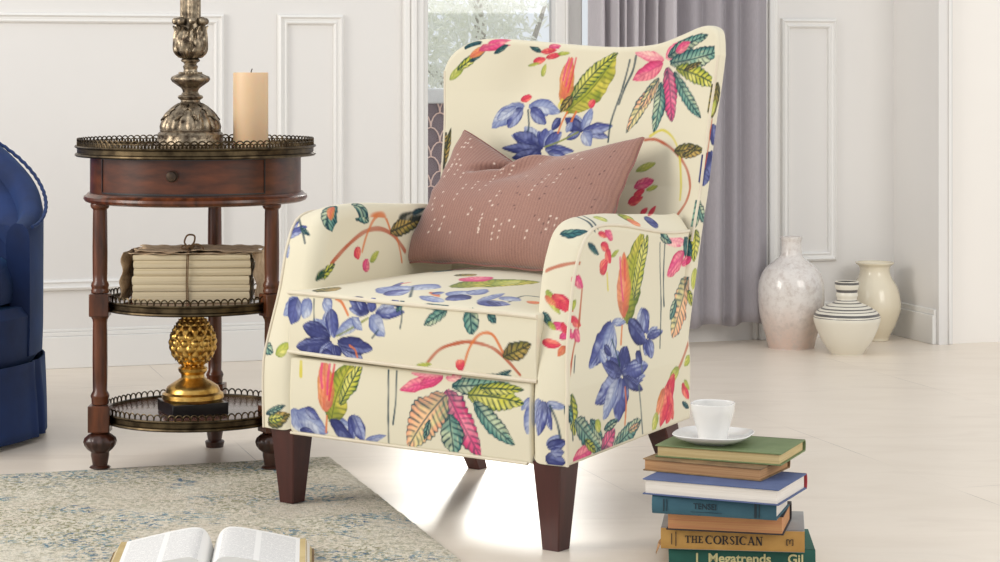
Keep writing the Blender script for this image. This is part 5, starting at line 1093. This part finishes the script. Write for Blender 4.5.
for sx, nm in ((1, 'R'), (-1, 'L')):
    arm, oc = slab('arm', AB, AK, AT, AF, .085, .007, .030, arm_fn(sx, 0), ('arm%s_out' % nm, 'arm%s_rim' % nm, 'arm%s_in' % nm), ch)
    f = arm_fn(sx, 0); pp = np.concatenate([oc[3], oc[2][1:]]); d_ = np.full(len(pp), .003); x_, y_, z_ = f(pp[:, 0], pp[:, 1], d_)
    # nudge outward along the outline
    pipe('piping', [(x_[i], y_[i], z_[i] + (.0015 if i > len(oc[3]) * .7 else 0)) for i in range(0, len(pp), 4)], arm, .0030)
# backrest ---------------------------------------------------------
RS = [(a, b) for a, b, _ in spline([(.292, .17, 0), (.298, .35, 0), (.308, .50, 0), (.318, .60, 0), (.329, .72, 0), (.341, .81, 0), (.346, .852, 0)], 8)]
LS = [(-a, b) for a, b in RS]
LS = [(a * (1 - .035 * max(0, (b - .55) / .30)), b) if b < .7 else (a * (1 - .035 * (b - .55) / .30), b - .030 * (b - .7) / .152) for a, b in LS]
TP = [(a, b) for a, b, _ in spline([(-.3338, .822, 0), (-.324, .849, 0), (-.302, .870, 0), (-.27, .884, 0), (-.23, .889, 0), (-.16, .885, 0), (-.06, .877, 0), (.03, .871, 0), (.11, .870, 0), (.18, .876, 0), (.24, .892, 0), (.285, .906, 0), (.315, .908, 0), (.338, .895, 0), (.346, .852, 0)], 6)]
BT = [(-.292, .17), (.292, .17)]
def back_fn(p, q, d):
    w = .30 + .05 * np.clip((q - .2) / .6, 0, 1); u = np.clip(np.abs(p) / w, 0, 1); h = np.clip((q - .30) / .3, 0, 1)
    depth = .034 + .022 * (1 - np.clip((q - .2) / .4, 0, 1)); yr = .437 + .125 * (q - .19)          # rear line leans back
    front = yr - depth + .052 * (1 - u ** 2.6) * h * (1 - .25 * np.clip((q - .78) / .12, 0, 1)) + .006 * np.sin(q * 9) * (1 - u) + .016 * np.exp(-((p + .15) / .06) ** 2 - ((q - .80) / .07) ** 2) + .012 * np.exp(-((p - .15) / .06) ** 2 - ((q - .80) / .07) ** 2)
    p = p * (1 - .026 * np.clip((q - .45) / .4, 0, 1))
    y = front + d / .05 * depth
    return p, y, q
bk, bc_ = slab('backrest', BT, RS, TP, LS, .05, .012, .014, back_fn, ('back', 'back_rim', 'back_rear'), ch)
for s in (1, -1):
    S_ = bc_[1] if s > 0 else bc_[3]; S_ = S_[S_[:, 1] > .5]
    x_, y_, z_ = back_fn(S_[:, 0] - s * .004, S_[:, 1], np.full(len(S_), .004)); pipe('piping', [(x_[i], y_[i], z_[i]) for i in range(0, len(S_), 4)], bk, .0028)
# seat cushion -------------------------------------------------------
def rr_(x0, x1, y0, y1): return [(x0, y0), (x1, y0)], [(x1, y0), (x1, y1)], [(x0, y1), (x1, y1)], [(x0, y0), (x0, y1)]
sb = [(a, b) for a, b, _ in spline([(-.284, -.034, 0), (-.14, -.041, 0), (0, -.043, 0), (.14, -.041, 0), (.284, -.034, 0)], 8)]
sc_, _r = [(.284, -.034), (.262, .43)], 0
def seat_fn(p, q, d):
    cr = .030 * (1 - np.clip(np.abs(p) / .29, 0, 1) ** 2.2) * np.sin(np.clip((q + .045) / .46, 0, 1) ** .7 * PI * .62 + .0)
    x = p; z = .403 - d + (cr + .004) * np.clip(1 - d / .06, 0, 1)
    z = z - .004 * np.clip(p / .28, -1, 1)
    y = q - .004 * np.sin(np.clip(d / .112, 0, 1) * PI)
    return x, y, z
st_, so = slab('seat_cushion', sb, sc_, [(-.262, .43), (.262, .43)], [(-.284, -.034), (-.262, .43)], .112, .006, .006, seat_fn, ('seat_top', 'seat_box', 'seat_under'), ch)
for dd in (.004, .108):
    x_, y_, z_ = seat_fn(so[0][:, 0], so[0][:, 1], np.full(len(so[0]), dd)); pipe('piping', [(x_[i], y_[i] - .0012, z_[i] + (.001 if dd < .05 else -.001)) for i in range(0, len(x_), 5)], st_, .0038)
# front rail -----------------------------------------------------------
def rail_fn(p, q, d): return p, -.033 + d - .004 * np.sin(np.clip((q - .145) / .14, 0, 1) * PI), q
rl, ro_ = slab('front_rail', [(-.282, .146), (.272, .146)], [(.272, .146), (.272, .287)], [(-.282, .287), (.272, .287)], [(-.282, .146), (-.282, .287)], .05, .005, .005, rail_fn, ('rail', 'rail_rim', 'rail_rear'), ch)
x_, y_, z_ = rail_fn(ro_[0][:, 0], ro_[0][:, 1], np.full(len(ro_[0]), .002)); pipe('piping', [(x_[i], y_[i], z_[i]) for i in range(0, len(x_), 6)], rl, .0032)
# seat deck and underside
m = MB(); m.rings([[(-.28, .015, .15), (.28, .015, .15), (.262, .45, .165), (-.262, .43, .165)], [(-.28, .015, .289), (.28, .015, .289), (.262, .45, .289), (-.262, .45, .289)]]); m.build('seat_deck', simple('black_dust_cloth', (46, 42, 40), .9), ch, smooth=False)
# legs -------------------------------------------------------------------
for (x, y, zb) in ((-.303, -.004, .0102), (.303, -.006, 0), (-.258, .435, 0), (.245, .42, 0)):
    m = MB(); zt = .152 if y < .1 else .168; a, b = (.0292, .0175) if y < .1 else (.025, .015); oy = .0 if y < .1 else .085
    rs = []
    for k in range(7):
        t_ = k / 6; h = b + (a - b) * t_; yy = y + oy * (1 - t_); c = .0022
        rs.append([(x + px_ * (h - (c if q_ else 0)), yy + py_ * (h - (0 if q_ else c)), zb + (zt - zb) * t_) for px_, py_, q_ in ((-1, -1, 1), (1, -1, 1), (1, -1, 0), (1, 1, 0), (1, 1, 1), (-1, 1, 1), (-1, 1, 0), (-1, -1, 0))])
    m.rings(rs); m.build('leg', M['legwood'], ch, smooth=False)

# ------------------------------------------------------------------ pillow
pw = empty('lumbar_pillow', (CO[0], CO[1], 0), math.atan2(-.59, .807)); tag(pw, 'dusty rose ribbed lumbar cushion with small sequins leaning on the armchair back', 'cushion')
BL, BR, TL, TR = [np.array(v) for v in ((-.274, .286, .442), (.185, .285, .438), (-.236, .445, .701), (.192, .452, .693))]
NU, NV = 190, 130
uu, vv = np.meshgrid(np.linspace(-1, 1, NU + 1), np.linspace(-1, 1, NV + 1))
def pil(side):
    a, b = (uu + 1) / 2, (vv + 1) / 2
    # edges curve inward between the corners
    au = (1 - .030 * (1 - vv ** 2)) * uu; bv = (1 - .055 * (1 - uu ** 2)) * vv; a, b = (au + 1) / 2, (bv + 1) / 2
    Pn = ((1 - a)[..., None] * (1 - b)[..., None] * BL + a[..., None] * (1 - b)[..., None] * BR + (1 - a)[..., None] * b[..., None] * TL + a[..., None] * b[..., None] * TR)
    nrm = np.cross(BR - BL, TL - BL); nrm /= np.linalg.norm(nrm)     # points towards the back? fixed below
    if nrm[1] > 0: nrm = -nrm
    th = .062 * ((1 - uu ** 2) * (1 - vv ** 2)) ** .42
    # chop: the top edge sinks near one third and a valley runs down from it
    sx = np.where(uu < -.28, 1 - (-.28 - uu) / .72, 1 - (uu + .28) / 1.28) ** 1.15; Pn = Pn - np.array((0, 0, 1.)) * (.070 * sx * sm(vv, -.3, 1.0))[..., None]
    if side > 0:
        t_ = sm(vv, .1, 1.0); cx_ = -.62 + .36 * (vv - .35) / .65; val = np.exp(-((uu - cx_) / .06) ** 2) * sm(vv, .30, .7)
        hill = np.exp(-((uu - cx_ - .22) / .16) ** 2) * sm(vv, .2, .8)
        th = th - .040 * val + .030 * hill + .0015 * np.sin(uu * 5 + vv * 9)
        # small creases near the corners
        th += .0025 * np.sin(18 * (uu + vv)) * sm(np.abs(uu), .7, 1.) * (1 - np.abs(vv)) + .003 * np.sin(14 * uu) * sm(-vv, .5, 1)
    else: th = th * .25
    return Pn + nrm * (th * side)[..., None]
front, rear = pil(1), pil(-1)
nr1, nc = NV + 1, NU + 1; idA = np.arange(nr1 * nc).reshape(nr1, nc); idB = idA + nr1 * nc
idB = idB.copy(); edge = np.zeros((nr1, nc), bool); edge[0] = edge[-1] = True; edge[:, 0] = edge[:, -1] = True
remap = {}; vs = list(map(tuple, front.reshape(-1, 3))); rb = rear.reshape(-1, 3)
for q in range(nr1 * nc):
    if edge.reshape(-1)[q]: remap[q] = q
    else: remap[q] = len(vs); vs.append(tuple(rb[q]))
fs = []
for i in range(NV):
    for j in range(NU):
        a, b, c, d = idA[i, j], idA[i, j + 1], idA[i + 1, j + 1], idA[i + 1, j]; fs.append((a, b, c, d)); fs.append((remap[d], remap[c], remap[b], remap[a]))
t = NT('ribbed_rose_fabric'); at = t.n('ShaderNodeAttribute'); at.attribute_name = 'print'; 
nz_ = t.ramp(t.noise(t.coord((1, 1, 1)), 500, 2), [(.3, .82), (.7, 1.06)]); t.color(t.mix(1.0, at.outputs['Color'], nz_, 'MULTIPLY')); t.val('Roughness', .85); t.val('Sheen Weight', .35); t.val('Sheen Roughness', .4)
a2 = t.n('ShaderNodeAttribute'); a2.attribute_name = 'rib'; t.bump(a2.outputs['Fac'], .55, .0025); M['rose'] = t.m
m = MB(); m.add(vs, fs); po = m.build('cover', M['rose'], pw, angle=180)
nv_ = len(vs); C = np.ones((nv_, 4), np.float32); rib = np.zeros(nv_, np.float32)
U = np.zeros(nv_); V = np.zeros(nv_); U[:nr1 * nc] = uu.ravel() * .215; V[:nr1 * nc] = vv.ravel() * .145
for q, k in remap.items():
    if k >= nr1 * nc: U[k] = uu.ravel()[q] * .215; V[k] = vv.ravel()[q] * .145
n1 = vnoise(U, V, 22); n2 = vnoise(U, V, 8); stripe = .5 + .5 * np.sin(2 * PI * (U * 155 + .6 * vnoise(U, V, 9)))
base = np.array(lin((172, 130, 115))); dark = np.array(lin((128, 92, 83))); f = np.clip(.25 + .5 * (n2 - .4) + .35 * (1 - stripe), 0, 1)[:, None]
C[:, :3] = base * (1 - f) + dark * f
rs_ = np.random.RandomState(12)
for k in range(95):     # sequins: pale ones in short rows, dark ones scattered
    if k < 55:
        cu = -.195 + .33 * rs_.rand() ** 1.4; cv = rs_.uniform(-.11, .125); col = lin((236, 216, 200)); rr0 = .0016; ln_ = rs_.randint(1, 4)
    else:
        cu = rs_.uniform(-.03, .19); cv = rs_.uniform(-.09, .11); col = lin((92, 62, 60)); rr0 = .0016; ln_ = 1
    for q in range(ln_):
        dd = np.hypot(U - cu - q * .0012, (V - cv - q * .013) * .8); al = (1 - sm(dd, rr0 * .7, rr0 * 1.35))[:, None]; C[:, :3] = C[:, :3] * (1 - al) + np.array(col) * al
at = po.data.color_attributes.new('print', 'FLOAT_COLOR', 'POINT'); at.data.foreach_set('color', C.ravel())
ra = po.data.attributes.new('rib', 'FLOAT', 'POINT'); ra.data.foreach_set('value', (.5 * stripe + .5 * n1).astype(np.float32))
ring = [front[0, j] for j in range(0, nc, 3)] + [front[i, -1] for i in range(1, nr1, 3)] + [front[-1, j] for j in range(nc - 2, -1, -3)] + [front[i, 0] for i in range(nr1 - 2, 0, -3)]
m = MB(); m.tube([tuple(p) for p in ring], .0022, 6, closed=True, flat=1); m.build('seam_flange', simple('rose_seam', (150, 104, 96), .85), pw)
# ------------------------------------------------------------------ light and camera
sc = bpy.context.scene
w = bpy.data.worlds.new('daylight'); sc.world = w; w.use_nodes = True
bg = w.node_tree.nodes['Background']; bg.inputs[0].default_value = (.93, .96, 1.0, 1); bg.inputs[1].default_value = 0.91
def area(name, loc, target, size, power, color=(1, 1, 1), sy=None):
    L = bpy.data.lights.new(name, 'AREA'); L.energy = power; L.color = color; L.shape = 'RECTANGLE'; L.size = size; L.size_y = sy or size
    o = bpy.data.objects.new(name, L); COL.objects.link(o); o.location = loc
    o.rotation_euler = (Vector(target) - Vector(loc)).to_track_quat('-Z', 'Y').to_euler(); return o
area('window_light_left', (-3.4, 3.0, 1.7), (0, 4.4, .4), 1.6, 85, (1, .95, .88), 1.8)
area('fill_light_right', (3.2, 2.0, 2.0), (1.2, 6.0, .4), 1.8, 52, (1, .96, .90))  # added fill, brightens the right wall, floor and chair side
S = bpy.data.lights.new('sun', 'SUN'); S.energy = 1.3; S.angle = math.radians(9); S.color = (1, .95, .88)
so_ = bpy.data.objects.new('sun', S); COL.objects.link(so_); so_.rotation_euler = Vector((-.05, -1, -.33)).to_track_quat('-Z', 'Y').to_euler()
cam = bpy.data.cameras.new('camera'); co = bpy.data.objects.new('camera', cam); COL.objects.link(co); sc.camera = co
co.location = (0, 0, .82); co.rotation_euler = (PI / 2, 0, 0)
cam.sensor_width = 36; cam.lens = 2150 * 36 / 1000; cam.shift_y = -(281 - 72) / 1000.0; cam.clip_start = .05
sc.view_settings.view_transform = 'Standard'; sc.view_settings.look = 'None'; sc.view_settings.exposure = 0.0; sc.view_settings.gamma = 1.0; sc.view_settings.use_curve_mapping = False
